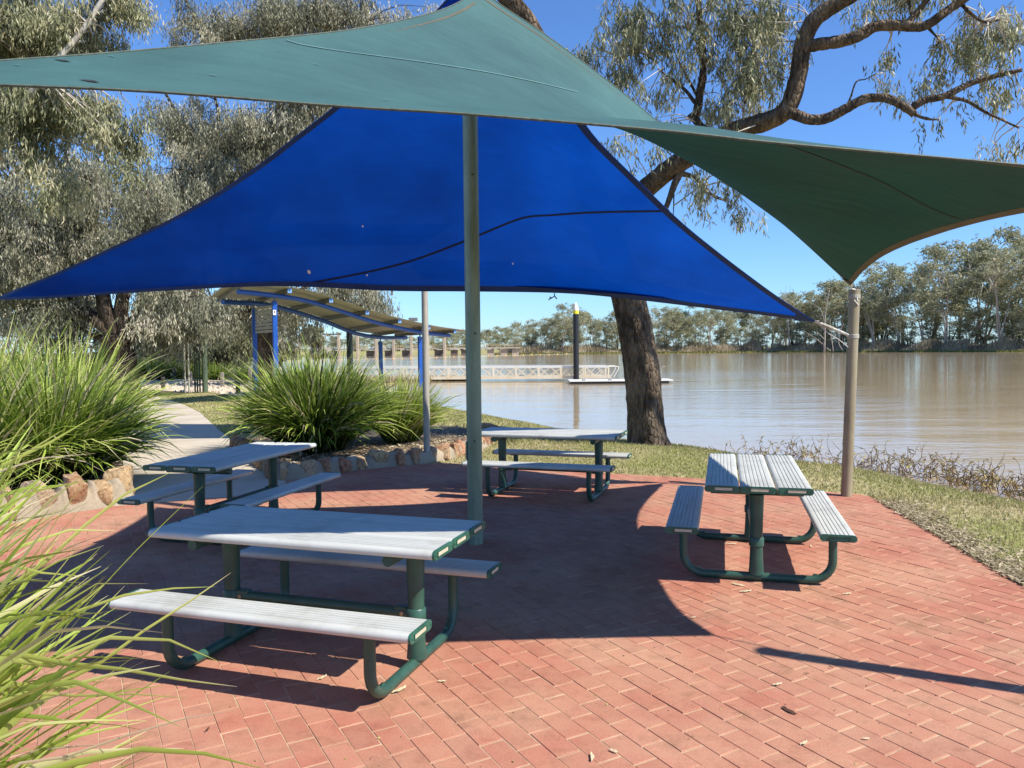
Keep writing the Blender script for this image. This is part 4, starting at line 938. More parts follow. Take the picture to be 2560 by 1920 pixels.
more = [([(2298, 285, Y0 - 2.3), (2330, 270, Y0 - 2.3), (2375, 262, Y0 - 2.4), (2440, 232, Y0 - 2.4), (2500, 215, Y0 - 2.5), (2570, 200, Y0 - 2.6)], .06, .03), ([(2298, 305, Y0 - 2.3), (2330, 318, Y0 - 2.3), (2360, 320, Y0 - 2.3)], .03, .01),
        ([(2375, 262, Y0 - 2.4), (2430, 275, Y0 - 2.4), (2470, 300, Y0 - 2.5), (2520, 325, Y0 - 2.5), (2560, 345, Y0 - 2.5)], .03, .012), ([(2282, 82, Y0 - 2.2), (2315, 45, Y0 - 2.2), (2352, 0, Y0 - 2.3), (2380, -40, Y0 - 2.3)], .055, .035),
        ([(2300, 70, Y0 - 2.2), (2290, 20, Y0 - 2.2), (2275, -30, Y0 - 2.2)], .03, .02), ([(2340, 92, Y0 - 2.3), (2362, 118, Y0 - 2.3)], .025, .008), ([(2415, 25, Y0 - 2.4), (2450, 60, Y0 - 2.4), (2480, 78, Y0 - 2.5), (2520, 72, Y0 - 2.5)], .03, .014),
        ([(2125, 290, Y0 - 2.0), (2140, 262, Y0 - 2.0), (2155, 222, Y0 - 2.0), (2180, 215, Y0 - 2.0), (2205, 202, Y0 - 2.0)], .02, .006),
        ([(1738, 305, Y0 - .8), (1751, 300, Y0 - .8), (1762, 250, Y0 - .8), (1773, 181, Y0 - .8), (1769, 84, Y0 - .8), (1763, 0, Y0 - .8), (1770, -120, Y0 - .8)], .075, .035), ([(1800, 352, Y0 - 1), (1762, 322, Y0 - .9), (1748, 295, Y0 - .8)], .06, .07),
        ([(1750, 265, Y0 - .8), (1728, 235, Y0 - .7), (1700, 212, Y0 - .7), (1660, 180, Y0 - .7)], .035, .014), ([(1757, 250, Y0 - .8), (1735, 205, Y0 - .8), (1712, 160, Y0 - .8), (1700, 130, Y0 - .8)], .028, .01), ([(1769, 140, Y0 - .8), (1752, 100, Y0 - .8), (1735, 78, Y0 - .8)], .025, .01),
        ([(1712, 435, Y0 - .6), (1695, 470, Y0 - .6), (1682, 505, Y0 - .6), (1668, 540, Y0 - .6)], .07, .04), ([(1706, 440, Y0 - .6), (1740, 450, Y0 - .6), (1765, 470, Y0 - .6), (1790, 498, Y0 - .6), (1825, 512, Y0 - .6)], .05, .02), ([(1694, 480, Y0 - .6), (1693, 520, Y0 - .6), (1690, 560, Y0 - .6)], .015, .006),
        ([(1570, 150, Y0 - .5), (1620, 140, Y0 - .6), (1660, 165, Y0 - .7)], .01, .02), ([(1930, -60, Y0 - 1), (1915, 60, Y0 - 1), (1890, 200, Y0 - 1), (1870, 300, Y0 - 1.1)], .03, .015)]
LP_all = [l1[::3], l2[::3], R1[::3], R2[::3]]
for i, (pts, a_, c_) in enumerate(more): LP_all.append(limb(b, bp(pts), a_, c_, 8, 20, .1, 20 + i)[::2])
b.build('limb', M['bark'], tr, smooth='all', origin=o0)
def blob_px(x, y, Y, rx, ry, w=1.0, depth=1.2):        # centre and radii given as seen: pixels at distance Y
    s = Y / CF; p = at(x, y, Y); return (p[0], p[1], p[2], rx * s, depth, ry * s, w)
YB = Y0 - 1.0
BL = [blob_px(1600, 60, YB, 80, 90, .9), blob_px(1560, 170, YB, 90, 60, .55), blob_px(1680, 240, YB, 70, 60, .45), blob_px(1690, 60, YB, 90, 90, 1.0), blob_px(1505, 110, YB, 40, 40, .4), blob_px(1520, 215, YB, 50, 30, .35), blob_px(1650, 320, YB, 45, 30, .3), blob_px(1740, 160, YB, 60, 80, .8), blob_px(1590, 250, YB, 60, 40, .25),
      blob_px(1840, 60, YB, 90, 110, 1.5), blob_px(1880, 190, YB, 85, 100, 1.6), blob_px(1820, 280, YB, 60, 50, 1.0), blob_px(1930, 60, YB, 80, 80, 1.3), blob_px(1960, 150, YB, 45, 60, .7),
      blob_px(2430, 150, YB - 1, 80, 100, 1.3), blob_px(2520, 100, YB - 1, 70, 90, 1.0), blob_px(2300, 230, YB - 1, 70, 60, .45), blob_px(2500, 250, YB - 1, 80, 60, .6), blob_px(2540, 390, YB - 1, 30, 70, .6), blob_px(2370, 310, YB - 1, 40, 30, .3), blob_px(2270, 130, YB - 1, 50, 40, .25),
      blob_px(1560, 350, YB, 40, 60, .4), blob_px(1640, 400, YB, 60, 40, .5), blob_px(1760, 480, YB, 60, 60, .55), blob_px(1860, 530, YB, 55, 50, .6), blob_px(1780, 390, YB, 50, 40, .3), blob_px(1850, 470, YB, 40, 30, .3),
      blob_px(2300, -20, YB - 1, 160, 60, .8), blob_px(2240, 20, YB - 1, 60, 40, .4), blob_px(1700, -120, YB, 200, 90, 1.2), blob_px(2050, -60, YB, 120, 70, .6), blob_px(2030, 240, YB, 14, 16, .1)]
V, tt, CC = crown(BL, 30000, .125, .021, 11, per=9, clusters=14, droop=.72, spray=.30, crad=.17, shell=.7)
tag(fast('foliage', V, len(V) // 4, M['gum_leaf'], tt, tr, o0), kind='stuff')
b = MB(); twigs(b, CC, np.vstack(LP_all), np.random.default_rng(5), .011, 3.5); b.build('twig', M['bark_pale'], tr, smooth='all', origin=o0)

# ------------------------------------------------------------------ the gums on the left
def big_tree(name, label, base_, trunk, limbs, blobs, n, L, W, seed, mbark, mleaf, per=9, clusters=22, crad=.5, spray=.7, droop=.75, twig_r=.02, tb=0.0, group=None):
    o0 = (base_[0], base_[1], 0.0); t = thing(name, label, 'tree', o0, group=group)
    b = MB(); pts, r0, r1 = trunk; LPx = [limb(b, pts, r0, r1, 18, 40, .14, seed, flare=.5)[4:]]; b.build('trunk', mbark, t, smooth='all', origin=o0)
    b = MB()
    for i, (p, a_, c_) in enumerate(limbs): LPx.append(limb(b, p, a_, c_, 10, 24, .14, seed + i))
    V_, tt_, CC_ = crown(blobs, n, L, W, seed, per, clusters, droop, spray, crad, .6, tb)
    twigs(b, CC_[:260], np.vstack(LPx), np.random.default_rng(seed), twig_r, 6)
    b.build('limb', mbark, t, smooth='all', origin=o0)
    tag(fast('foliage', V_, len(V_) // 4, mleaf, tt_, t, o0), kind='stuff'); return t
# near left, pale limbs, hanging over the left frame edge
Y = 19.0; bs = at(-260, 900, Y)
big_tree('gum_tree', 'tall drooping gum with a pale limb at the left edge, nearest of the left trees', (bs[0], bs[1]), ([np.array([bs[0], bs[1], -.1]), at(-220, 700, Y), at(-160, 520, Y), at(-60, 430, Y)], .42, .26),
         [(bp([(-60, 430, Y), (0, 380, Y), (8, 300, Y), (5, 250, Y), (50, 235, Y), (70, 190, Y), (80, 120, Y)]), .15, .05), (bp([(0, 330, Y), (60, 310, Y), (110, 290, Y)]), .07, .02), (bp([(-160, 520, Y), (-200, 200, Y), (-100, -100, Y), (50, -250, Y)]), .22, .08), (bp([(-60, 430, Y), (100, 200, Y - 1), (220, 60, Y - 1), (300, -60, Y - 1)]), .10, .04)],
         [blob_px(90, 30, Y, 150, 110, 1.5, 1.8), blob_px(230, 60, Y, 70, 70, 1.1, 1.3), blob_px(60, 230, Y, 100, 70, 1.0, 1.5), blob_px(180, 240, Y, 90, 60, 1.1, 1.4), blob_px(310, 290, Y, 70, 80, 1.1, 1.2), blob_px(100, 330, Y, 60, 60, .6, 1.2), blob_px(330, 380, Y, 30, 50, .5, 1), blob_px(-150, 100, Y, 180, 200, 1.0, 2), blob_px(150, 430, Y, 60, 60, .5, 1.0), blob_px(310, -60, Y, 80, 70, .9, 1)],
         100000, .16, .028, 31, M['bark_pale'], M['gum_leaf'], crad=.32, spray=.5, clusters=34, tb=.05)
# the dark spreading tree
Y = 31.0; bs = at(305, 870, Y)
big_tree('gum_tree', 'dark multi-stemmed gum whose stout trunk rises behind the left grass clump', (bs[0], bs[1]), ([np.array([bs[0], bs[1], -.2]), at(306, 900, Y), at(300, 860, Y), at(292, 820, Y)], .62, .55),
         [(bp([(292, 830, Y), (268, 800, Y), (240, 778, Y), (215, 760, Y), (190, 755, Y), (150, 690, Y), (120, 600, Y)]), .30, .12), (bp([(300, 835, Y), (283, 790, Y), (265, 745, Y), (258, 680, Y), (240, 560, Y), (250, 420, Y)]), .34, .12), (bp([(308, 850, Y), (312, 800, Y), (305, 760, Y), (320, 690, Y), (360, 560, Y), (380, 440, Y)]), .32, .10), (bp([(318, 850, Y), (335, 820, Y), (355, 795, Y), (400, 740, Y), (450, 680, Y)]), .22, .10), (bp([(256, 822, Y), (232, 818, Y), (205, 800, Y), (192, 786, Y), (178, 770, Y)]), .10, .04), (bp([(213, 803, Y), (218, 780, Y), (214, 760, Y)]), .05, .03)],
         [blob_px(60, 520, Y, 120, 90, 1.2, 3), blob_px(230, 470, Y, 100, 90, 1.0, 3), blob_px(150, 620, Y, 140, 80, 1.2, 3), blob_px(40, 660, Y, 110, 70, 1.2, 2.5), blob_px(130, 740, Y, 110, 50, .9, 2.5), blob_px(370, 500, Y, 110, 90, 1.2, 3), blob_px(330, 590, Y, 120, 70, 1.2, 3), blob_px(420, 740, Y, 90, 60, 1.4, 1.8), blob_px(400, 800, Y, 50, 60, .8, 1.5), blob_px(30, 770, Y, 70, 60, .6, 2), blob_px(200, 400, Y, 120, 60, .6, 3), blob_px(500, 760, Y, 70, 60, 1.2, 1.5), blob_px(-80, 560, Y, 120, 200, 1.0, 3)],
         140000, .19, .036, 32, M['bark_dark'], M['gum_leaf_warm'], crad=.5, spray=.7, clusters=30)
# tall tree behind, spreading over the top of the sails
Y = 38.0; bs = un(665, 953); Y = bs[1]
big_tree('gum_tree', 'tall gum with a thick split trunk just behind the blue shelter', (bs[0], bs[1]), ([np.array([bs[0], bs[1], -.3]), at(668, 900, Y), at(664, 820, Y), at(650, 740, Y), at(640, 660, Y)], .50, .36),
         [(bp([(664, 820, Y), (630, 740, Y), (590, 660, Y), (560, 560, Y), (520, 430, Y), (470, 300, Y), (420, 200, Y)]), .30, .06), (bp([(640, 660, Y), (660, 520, Y), (690, 380, Y), (720, 200, Y), (740, 40, Y)]), .32, .08), (bp([(655, 560, Y), (720, 460, Y), (760, 330, Y), (830, 180, Y), (900, 60, Y)]), .22, .06), (bp([(670, 800, Y), (730, 740, Y), (800, 690, Y), (880, 680, Y), (930, 700, Y)]), .18, .05), (bp([(520, 430, Y), (560, 300, Y), (540, 180, Y)]), .12, .04)],
         [blob_px(460, 300, Y, 90, 80, .9, 3), blob_px(560, 340, Y, 110, 90, 1.2, 3), blob_px(680, 320, Y, 110, 90, 1.3, 3), blob_px(600, 450, Y, 110, 80, 1.3, 3), blob_px(480, 430, Y, 100, 80, 1.0, 3), blob_px(700, 420, Y, 80, 60, 1.0, 3), blob_px(760, 290, Y, 90, 50, 1.0, 2.5), blob_px(520, 40, Y, 60, 55, .9, 2), blob_px(610, 60, Y, 80, 60, 1.1, 2.5), blob_px(740, 30, Y, 110, 70, 1.5, 3), blob_px(870, 10, Y, 110, 60, 1.2, 3), blob_px(1000, 35, Y, 70, 35, .6, 2), blob_px(1090, 20, Y, 40, 25, .25, 1.5), blob_px(430, 70, Y, 50, 40, .35, 1.5), blob_px(360, 30, Y, 55, 45, .5, 1.5), blob_px(800, 200, Y, 120, 80, 1.0, 3),
          blob_px(860, 700, Y, 90, 60, 1.3, 2.2), blob_px(940, 730, Y, 45, 50, .9, 1.5), blob_px(770, 740, Y, 90, 50, 1.0, 2), blob_px(580, 770, Y, 70, 50, 1.0, 2), blob_px(740, 800, Y, 60, 50, .5, 2), blob_px(650, 720, Y, 100, 60, .8, 2), blob_px(560, 560, Y, 100, 80, 1.0, 3)],
         190000, .21, .040, 33, M['bark_dark'], M['gum_leaf_warm'], crad=.55, spray=.8, clusters=26)
# leaning trunk further back with grey curtain of leaves
Y = 50.0
big_tree('gum_tree', 'leaning gum with hanging silvery leaves between the sign poles and the blue shelter', tuple(at(536, 918, Y)[:2]), ([np.array([*at(536, 918, Y)[:2], -.2]), at(545, 905, Y), at(562, 875, Y), at(575, 845, Y), at(585, 800, Y)], .75, .45),
         [(bp([(575, 845, Y), (600, 790, Y), (640, 740, Y)]), .3, .12), (bp([(570, 855, Y), (540, 800, Y), (500, 740, Y), (450, 680, Y)]), .3, .12)],
         [blob_px(440, 760, Y, 90, 60, 1.3, 3), blob_px(490, 830, Y, 70, 40, .8, 2.5), blob_px(560, 800, Y, 80, 50, 1.3, 3), blob_px(620, 830, Y, 55, 40, .9, 2), blob_px(620, 740, Y, 90, 50, 1.0, 3), blob_px(380, 840, Y, 60, 50, 1.0, 3), blob_px(430, 850, Y, 50, 30, .6, 2)],
         60000, .27, .055, 34, M['bark_dark'], M['gum_leaf'], crad=.6, spray=.9, clusters=26, tb=.12)
for (x, yb, Y, hpx, lab, sd_) in [(160, 880, 62, 420, 'dense gum closing the view behind the dark spreading tree at left', 41), (430, 885, 78, 330, 'dense gum far behind the road sign poles', 42), (-120, 880, 55, 600, 'dense gum partly outside the left frame edge', 43), (700, 880, 95, 150, 'small round gum on the bank left of the weir', 44), (600, 885, 85, 300, 'grey gum beyond the leaning trunk, left of the weir', 45), (790, 882, 110, 95, 'pale-limbed small gum over the left end of the weir', 46)]:
    bs = at(x, yb, Y); s = Y / CF; H_ = hpx * s
    bl = [(bs[0] + random.uniform(-.3, .3) * H_ * .7, bs[1] + random.uniform(-.2, .2) * H_, H_ * random.uniform(.3, .92), H_ * .2, H_ * .16, H_ * .16, 1) for _ in range(11)] + [(bs[0] + random.uniform(-.35, .35) * H_, bs[1], H_ * .25, H_ * .22, H_ * .16, H_ * .15, .8) for _ in range(4)]
    big_tree('gum_tree', lab, (bs[0], bs[1]), ([np.array([bs[0], bs[1], -.2]), np.array([bs[0] + .3, bs[1], H_ * .3]), np.array([bs[0] - .2, bs[1], H_ * .6])], .025 * H_ + .1, .012 * H_ + .05),
             [([np.array([bs[0] + .2, bs[1], H_ * .28]), np.array([bs[0] + k * H_ * .18, bs[1], H_ * .5]), np.array([bs[0] + k * H_ * .3, bs[1], H_ * .8])], .015 * H_, .004 * H_) for k in (-1, .3, 1.1)],
             bl, 26000, .018 * H_ + .12, .007 * H_ + .03, sd_, M['bark_dark'] if sd_ != 46 else M['bark_pale'], M['gum_leaf_warm'] if sd_ % 2 else M['gum_leaf'], crad=.05 * H_, spray=.05 * H_, clusters=20, twig_r=.03)
# bushes
def bush(label, x, y, Y, rpx, hpx, seed, m_, n=2600, name='shrub'):
    p = at(x, y, Y); s = Y / CF; t = thing(name, label, 'shrub', (p[0], p[1], 0))
    bl = [(p[0] + random.uniform(-.6, .6) * rpx * s, p[1] + random.uniform(-.4, .4), hpx * s * random.uniform(.3, .8), rpx * s * .45, rpx * s * .4, hpx * s * .3, 1) for _ in range(6)]
    V_, tt_, CC_ = crown(bl, n, .20, .07, seed, 6, 14, .1, .3, .3, .6, .1); V_[:, 2] = np.maximum(V_[:, 2], .02)
    tag(fast('foliage', V_, len(V_) // 4, m_, tt_, t, (p[0], p[1], 0)), kind='stuff')
    b = MB(); twigs(b, CC_[:20], [np.array([p[0], p[1], .05])], np.random.default_rng(seed), .02, 9); b.build('stem', M['bark_dark'], t, origin=(p[0], p[1], 0))
bush('light green shrub on the far side of the road left of the big dark trunk', 60, 800, 34, 60, 60, 61, M['strap_leaf'], 4000)
bush('yellow-green shrub behind the dark trunk, over the far grass clump', 235, 860, 46, 45, 90, 62, M['strap_leaf'], 3500)
bush('olive shrub beside the leaning trunk, left of the shelter', 600, 905, 62, 30, 60, 63, M['gum_leaf'], 2500)
bush('grey-green shrub right behind the leaning trunk by the road', 620, 900, 70, 26, 75, 64, M['strap_leaf'], 2500)
bush('low shrub beyond the road between the sign poles and the green pole', 500, 905, 60, 34, 55, 65, M['gum_leaf'], 2500)

# ------------------------------------------------------------------ strap-leaved clumps
def blades(n, base_r, Lm, Ls, W, rg, tilt=(.12, 1.15), bend=(.3, 1.3), seg=6, az_range=None, tb=0.0, stiff=1.0):
    az = rg.uniform(0, 2 * PI, n) if az_range is None else rg.uniform(*az_range, n)
    rad = base_r * np.sqrt(rg.random(n)); ba = az + rg.normal(0, .6, n)
    B = np.stack([np.cos(ba) * rad, np.sin(ba) * rad, np.zeros(n)], 1)
    L = np.clip(rg.normal(Lm, Ls, n), Lm * .4, Lm * 1.45); q = rg.random(n) ** .8
    th = tilt[0] + (tilt[1] - tilt[0]) * q; bd = (bend[0] + (bend[1] - bend[0]) * rg.random(n)) * (.45 + q)
    out = np.stack([np.cos(az), np.sin(az), np.zeros(n)], 1); side = np.stack([-np.sin(az), np.cos(az), np.zeros(n)], 1)
    tw_ = rg.normal(0, .5, n); P = [B]; Wd = []; pos = B.copy()
    for k in range(seg):
        f = (k + .5) / seg; a = th + bd * f ** 1.5; st = L / seg
        pos = pos + (out * np.sin(a)[:, None] + np.array([0, 0, 1.0]) * np.cos(a)[:, None] + side * (.06 * rg.normal(size=n) / stiff)[:, None]) * st[:, None]; P.append(pos)
    P = np.stack(P, 1)                                          # n, seg+1, 3
    u = np.linspace(0, 1, seg + 1); wd = W * (np.minimum(1, .55 + u * 1.6) * np.clip((1 - u) / .45, 0.0, 1) ** .7); wd[-1] = W * .02
    a_ = th[:, None] + bd[:, None] * u[None] ** 1.5
    nrm = np.stack([-np.cos(a_) * out[:, None, 0], -np.cos(a_) * out[:, None, 1], np.sin(a_)], 2)
    sv = side[:, None] * np.cos(tw_)[:, None, None] + nrm * np.sin(tw_)[:, None, None]
    ww = (wd[None] * rg.uniform(.7, 1.25, n)[:, None])[..., None] / 2
    Lf, Rt = P - sv * ww, P + sv * ww
    t = np.clip(.47 + tb + rg.normal(0, .2, n), 0, 1)[:, None] + (u[None] - .62) * .85  # leaf bases darkened: brown thatch plus the clump's inner shade put into the tint
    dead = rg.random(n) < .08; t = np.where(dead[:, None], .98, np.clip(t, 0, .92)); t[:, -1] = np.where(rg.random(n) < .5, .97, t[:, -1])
    V = np.stack([Lf[:, :-1], Rt[:, :-1], Rt[:, 1:], Lf[:, 1:]], 2).reshape(-1, 3)
    T_ = np.stack([t[:, :-1], t[:, :-1], t[:, 1:], t[:, 1:]], 2).reshape(-1)
    return V, T_, n * seg
def clump(label, loc, n, base_r, Lm, W, seed, group=None, tufts=None, tb=0.0, tilt=(.05, .95), bend=(.25, 1.25), name='grass_clump'):
    rg = np.random.default_rng(seed); t = thing(name, label, 'grass clump', loc, group=group)
    tufts = tufts or [(0, 0, 1.0)]; Vs, Ts, k = [], [], 0
    for dx, dy, sc in tufts:
        V_, T_, m_ = blades(int(n / len(tufts)), base_r * sc, Lm * sc, Lm * .18, W, rg, tilt, bend, tb=tb)
        V_ = V_ + np.array([dx, dy, 0]); V_[:, 2] = np.maximum(V_[:, 2], .005); Vs.append(V_); Ts.append(T_); k += m_
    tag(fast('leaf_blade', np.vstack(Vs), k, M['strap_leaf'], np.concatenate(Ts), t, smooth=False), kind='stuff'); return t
clump('large bright green strap-leaved clump at left behind the low sandstone wall', (-6.1, 10.1, .05), 6800, .30, 1.50, .026, 71, 'strap-leaved clumps in the garden beds', [(0, 0, 1.0), (-1.1, -.4, 1.0), (-.45, -.8, .88), (-1.9, .1, 1.05), (.20, .4, .78)], tilt=(.04, .85), bend=(.25, 1.3), tb=-.06)
clump('yellow-green strap-leaved clump at the far left, rising behind the large clump', (-8.6, 12.8, .05), 4200, .4, 2.0, .029, 72, 'strap-leaved clumps in the garden beds', [(0, 0, 1.0), (-1.3, -.6, 1.0), (.7, .9, .85)], tb=.1)
clump('wide strap-leaved clump with shade tinted into its centre, behind the left table', (-3.38, 13.0, .05), 4600, .24, 1.52, .024, 73, 'strap-leaved clumps in the garden beds', [(0, 0, 1.0), (.30, .15, .92), (-.36, .28, .86), (.1, -.22, .84)], tilt=(.03, .78), bend=(.2, 1.25), tb=-.16)  # lower tb puts more of the clump's shade into its leaf colour
clump('smaller strap-leaved clump behind the slim galvanised post', (-2.12, 14.0, .05), 1700, .16, 1.12, .022, 74, 'strap-leaved clumps in the garden beds', [(0, 0, 1.0), (.22, .3, .85)], tb=.08, tilt=(.03, .72), bend=(.2, 1.0))
p = un(388, 935); clump('dark green rounded clump by the road at the end of the path', (p[0], p[1], 0), 1500, .8, 1.5, .035, 75, tufts=[(0, 0, 1), (1.5, .5, .9)])
p = un(612, 947); clump('small bright clump in the gravel beside the bollards', (p[0], p[1], 0), 500, .3, 1.1, .035, 76, tb=.15)
p = un(540, 938); clump('straggly clump of grass at the foot of the leaning trunk', (p[0], p[1], 0), 600, .6, 1.1, .035, 77)
# foreground clump: each long leaf is its own part
fc = thing('grass_clump', 'foreground clump of long arching strap leaves at the lower left corner', 'grass clump', (-1.90, 1.75, .05))
rg = np.random.default_rng(78)
def add_blade(P, W, t, tw_=0.3):
    P = np.array(P) - np.array(fc.location); n_ = len(P); T_ = np.gradient(P, axis=0); T_ /= np.linalg.norm(T_, axis=1, keepdims=True)
    s = np.cross(T_, (0, 0, 1.0)); s /= np.maximum(np.linalg.norm(s, axis=1, keepdims=True), 1e-6); nn = np.cross(s, T_); u = np.linspace(0, 1, n_)
    ph = tw_ + (u - .5) * .6; s = s * np.cos(ph)[:, None] + nn * np.sin(ph)[:, None]; nn = np.cross(s, T_)
    w = W * np.minimum(1, .6 + u * 1.6) * np.clip((1 - u) / .42, .01, 1) ** .7
    L_, R2_ = P - s * w[:, None] / 2, P + s * w[:, None] / 2; Mid = P - nn * (w * .12)[:, None]
    V_ = np.stack([L_, Mid, R2_], 1).reshape(-1, 3)
    F_ = []
    for i in range(n_ - 1):
        for j in (0, 1): F_.append((i * 3 + j, i * 3 + j + 1, (i + 1) * 3 + j + 1, (i + 1) * 3 + j))
    b = MB(); tt_ = np.repeat(np.clip(t + (u - .4) * .2, 0, .93), 3); tt_[-4:] = .97 if rg.random() < .4 else t
    if t > .95: tt_[:] = .98
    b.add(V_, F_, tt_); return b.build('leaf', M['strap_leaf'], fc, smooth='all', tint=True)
root = np.array([-1.90, 1.75, .05])
def px_blade(pts, W, t=.6, tw_=.95):
    """a leaf from the clump's root through given sight points (x, y, distance)"""
    r0 = root + np.array([rg.normal(0, .10), rg.normal(0, .12), 0])
    add_blade(curve([r0] + [at(x, y, Y) for x, y, Y in pts], 14), W * 1.5, t, tw_)
px_blade([(-250, 1560, 1.9), (30, 1440, 2.2), (270, 1240, 2.5), (425, 1163, 2.6)], 0.0216, .8)
px_blade([(-100, 1800, 1.8), (130, 1570, 2.1), (330, 1360, 2.5), (505, 1198, 2.8)], 0.0081, .6)
px_blade([(-150, 1700, 1.8), (80, 1540, 2.0), (220, 1500, 2.15), (340, 1460, 2.2), (527, 1452, 2.4)], 0.0135, .75)
px_blade([(-100, 1760, 1.8), (150, 1690, 2.0), (330, 1570, 2.2), (460, 1490, 2.3), (568, 1418, 2.4)], 0.0175, .7)
px_blade([(-100, 1700, 1.7), (150, 1640, 1.85), (270, 1572, 1.9), (400, 1580, 1.95), (535, 1640, 2.0)], 0.0189, .8)
px_blade([(-100, 1700, 1.7), (100, 1637, 1.8), (300, 1655, 1.85), (450, 1685, 1.9), (578, 1703, 1.95)], 0.0162, .72)
px_blade([(-60, 1990, 1.55), (120, 1900, 1.6), (300, 1858, 1.65), (430, 1858, 1.7), (540, 1880, 1.72), (635, 1908, 1.75)], 0.0230, .62, 1.0)
px_blade([(-60, 1960, 1.6), (120, 1880, 1.7), (330, 1810, 1.8), (470, 1775, 1.85), (585, 1760, 1.9)], 0.0095, .98)
px_blade([(-100, 1780, 1.7), (100, 1725, 1.8), (300, 1716, 1.85), (456, 1729, 1.9)], 0.0108, .8)
px_blade([(-150, 1600, 1.8), (60, 1390, 2.1), (140, 1270, 2.3), (213, 1177, 2.4)], 0.0135, .55)
px_blade([(-200, 1500, 1.9), (0, 1380, 2.1), (100, 1410, 2.2), (203, 1420, 2.3)], 0.0149, .78)
px_blade([(-120, 1800, 1.7), (100, 1620, 1.9), (180, 1500, 2.1), (250, 1420, 2.2)], 0.0149, .65)
px_blade([(-150, 1500, 1.8), (0, 1190, 2.1), (80, 1090, 2.2), (160, 1050, 2.3)], 0.0230, .8)
px_blade([(-150, 1450, 1.8), (0, 1100, 2.0), (60, 1040, 2.1), (120, 970, 2.2)], 0.0203, .75)
px_blade([(-200, 1300, 1.9), (0, 1140, 2.1), (130, 1080, 2.2), (235, 1020, 2.3)], 0.0189, .7)
px_blade([(-200, 1350, 1.8), (0, 1150, 2.0), (120, 1120, 2.1), (235, 1113, 2.2)], 0.0095, .97)
px_blade([(-200, 1450, 1.8), (0, 1240, 2.0), (100, 1200, 2.1), (215, 1180, 2.2)], 0.0149, .6)
for k in range(225):
    Yt = rg.uniform(1.6, 2.7); q = rg.random() ** .85
    ty = rg.uniform(1000, 2050); tx = q * np.interp(ty, [1000, 1200, 1400, 1600, 1750, 2050], [150, 250, 350, 430, 480, 560]) + rg.uniform(-80, 20)
    tip = at(tx, ty, Yt); r0 = root + np.array([rg.normal(0, .13), rg.normal(0, .16), 0])
    d = tip - r0; L_ = np.linalg.norm(d); k1 = r0 + d * .35 + np.array([0, 0, rg.uniform(.06, .22) * L_]); k2 = r0 + d * .72 + np.array([0, 0, rg.uniform(.05, .20) * L_])
    add_blade(curve([r0, k1, k2, tip], 13), rg.uniform(.012, .030), float(np.clip(rg.normal(.58, .16), .1, .86)) if rg.random() > .05 else .98, rg.normal(.75, .5))

# ------------------------------------------------------------------ lawn grass and litter
def lawn_pts(n, x0, x1, y0, y1, seed, cond=None):
    rg = np.random.default_rng(seed); P = np.stack([rg.uniform(x0, x1, n), rg.uniform(y0, y1, n)], 1)
    ok = ~inside_poly(P, POLY) & ~inside_poly(P, pv) & ~inside_poly(P, np.array(PATH)) & ~inside_poly(P, np.array(BED_R)) & ~inside_poly(P, np.array(BED_L))
    P = P[ok]; z = ground_z(P); return np.column_stack([P, z]), rg
def tuft_mesh(P, rg, h, w, tmean):
    k = len(P); az = rg.uniform(0, 6.28, k); ln = rg.normal(0, .6, k) * h; hh = h * rg.uniform(.5, 1.3, k); a2_ = rg.uniform(0, 6.28, k)
    d = np.stack([np.cos(az) * w, np.sin(az) * w, np.zeros(k)], 1); tip = P + np.stack([np.cos(a2_) * ln, np.sin(a2_) * ln, hh], 1)
    return np.stack([P - d, P + d, tip], 1).reshape(-1, 3), np.repeat(np.clip(tmean + rg.normal(0, .22, k), 0, 1), 3), k
Vs, Ts, K = [], [], 0
for (n_, x0, x1, y0, y1, h, w, tm, sd_) in [(60000, -1.5, 7.2, 8.5, 15, .035, .006, .5, 1), (40000, 3.3, 8, 2.5, 9, .035, .005, .62, 2), (26000, -3, 5, 14, 26, .05, .012, .5, 3), (24000, -13, -2, 15, 34, .05, .016, .5, 4)]:
    P, rg_ = lawn_pts(n_, x0, x1, y0, y1, sd_); V_, T_, k_ = tuft_mesh(P, rg_, h, w, tm)
    # straw colour where the ground is dry
    Vs.append(V_); Ts.append(T_); K += k_
tag(fast('lawn_grass', np.vstack(Vs), K, M['dry_blade'], np.concatenate(Ts), fs=3), 'short half-dry grass of the lawn between the paving and the water', 'grass', kind='stuff')
# bark and leaf debris along the right rim of the paving
rim = resample([(4.10, 8.5), (3.98, 7.72), (3.83, 6.62), (3.71, 5.72), (3.62, 5.0), (3.5, 3.9)], 300); rg = np.random.default_rng(91)
k = 9000; i = rg.integers(0, 300, k); c = rim[i] + np.stack([np.abs(rg.normal(.0, .20, k)) - .03, rg.normal(0, .1, k)], 1)
a = rg.uniform(0, 6.28, k); L_ = rg.uniform(.008, .035, k); W_ = L_ * rg.uniform(.1, .4, k); c3 = np.column_stack([c, np.full(k, .008) + rg.uniform(0, .018, k)])
d = np.stack([np.cos(a) * L_, np.sin(a) * L_, rg.normal(0, .3, k) * L_], 1); e = np.stack([-np.sin(a) * W_, np.cos(a) * W_, rg.normal(0, .3, k) * W_], 1)
tag(fast('bark_debris', np.stack([c3 - d, c3 + e, c3 + d, c3 - e], 1).reshape(-1, 3), k, M['reed'], np.repeat(rg.uniform(0, 1, k), 4)), 'shredded bark and leaf debris along the right rim of the paving', 'debris', kind='stuff')
P, rg_ = lawn_pts(1500, -1.5, 7, 7, 16, 93); P[:, 2] += .02; k = len(P); a = rg_.uniform(0, 6.28, k); L_ = rg_.uniform(.02, .055, k); W_ = L_ * .25
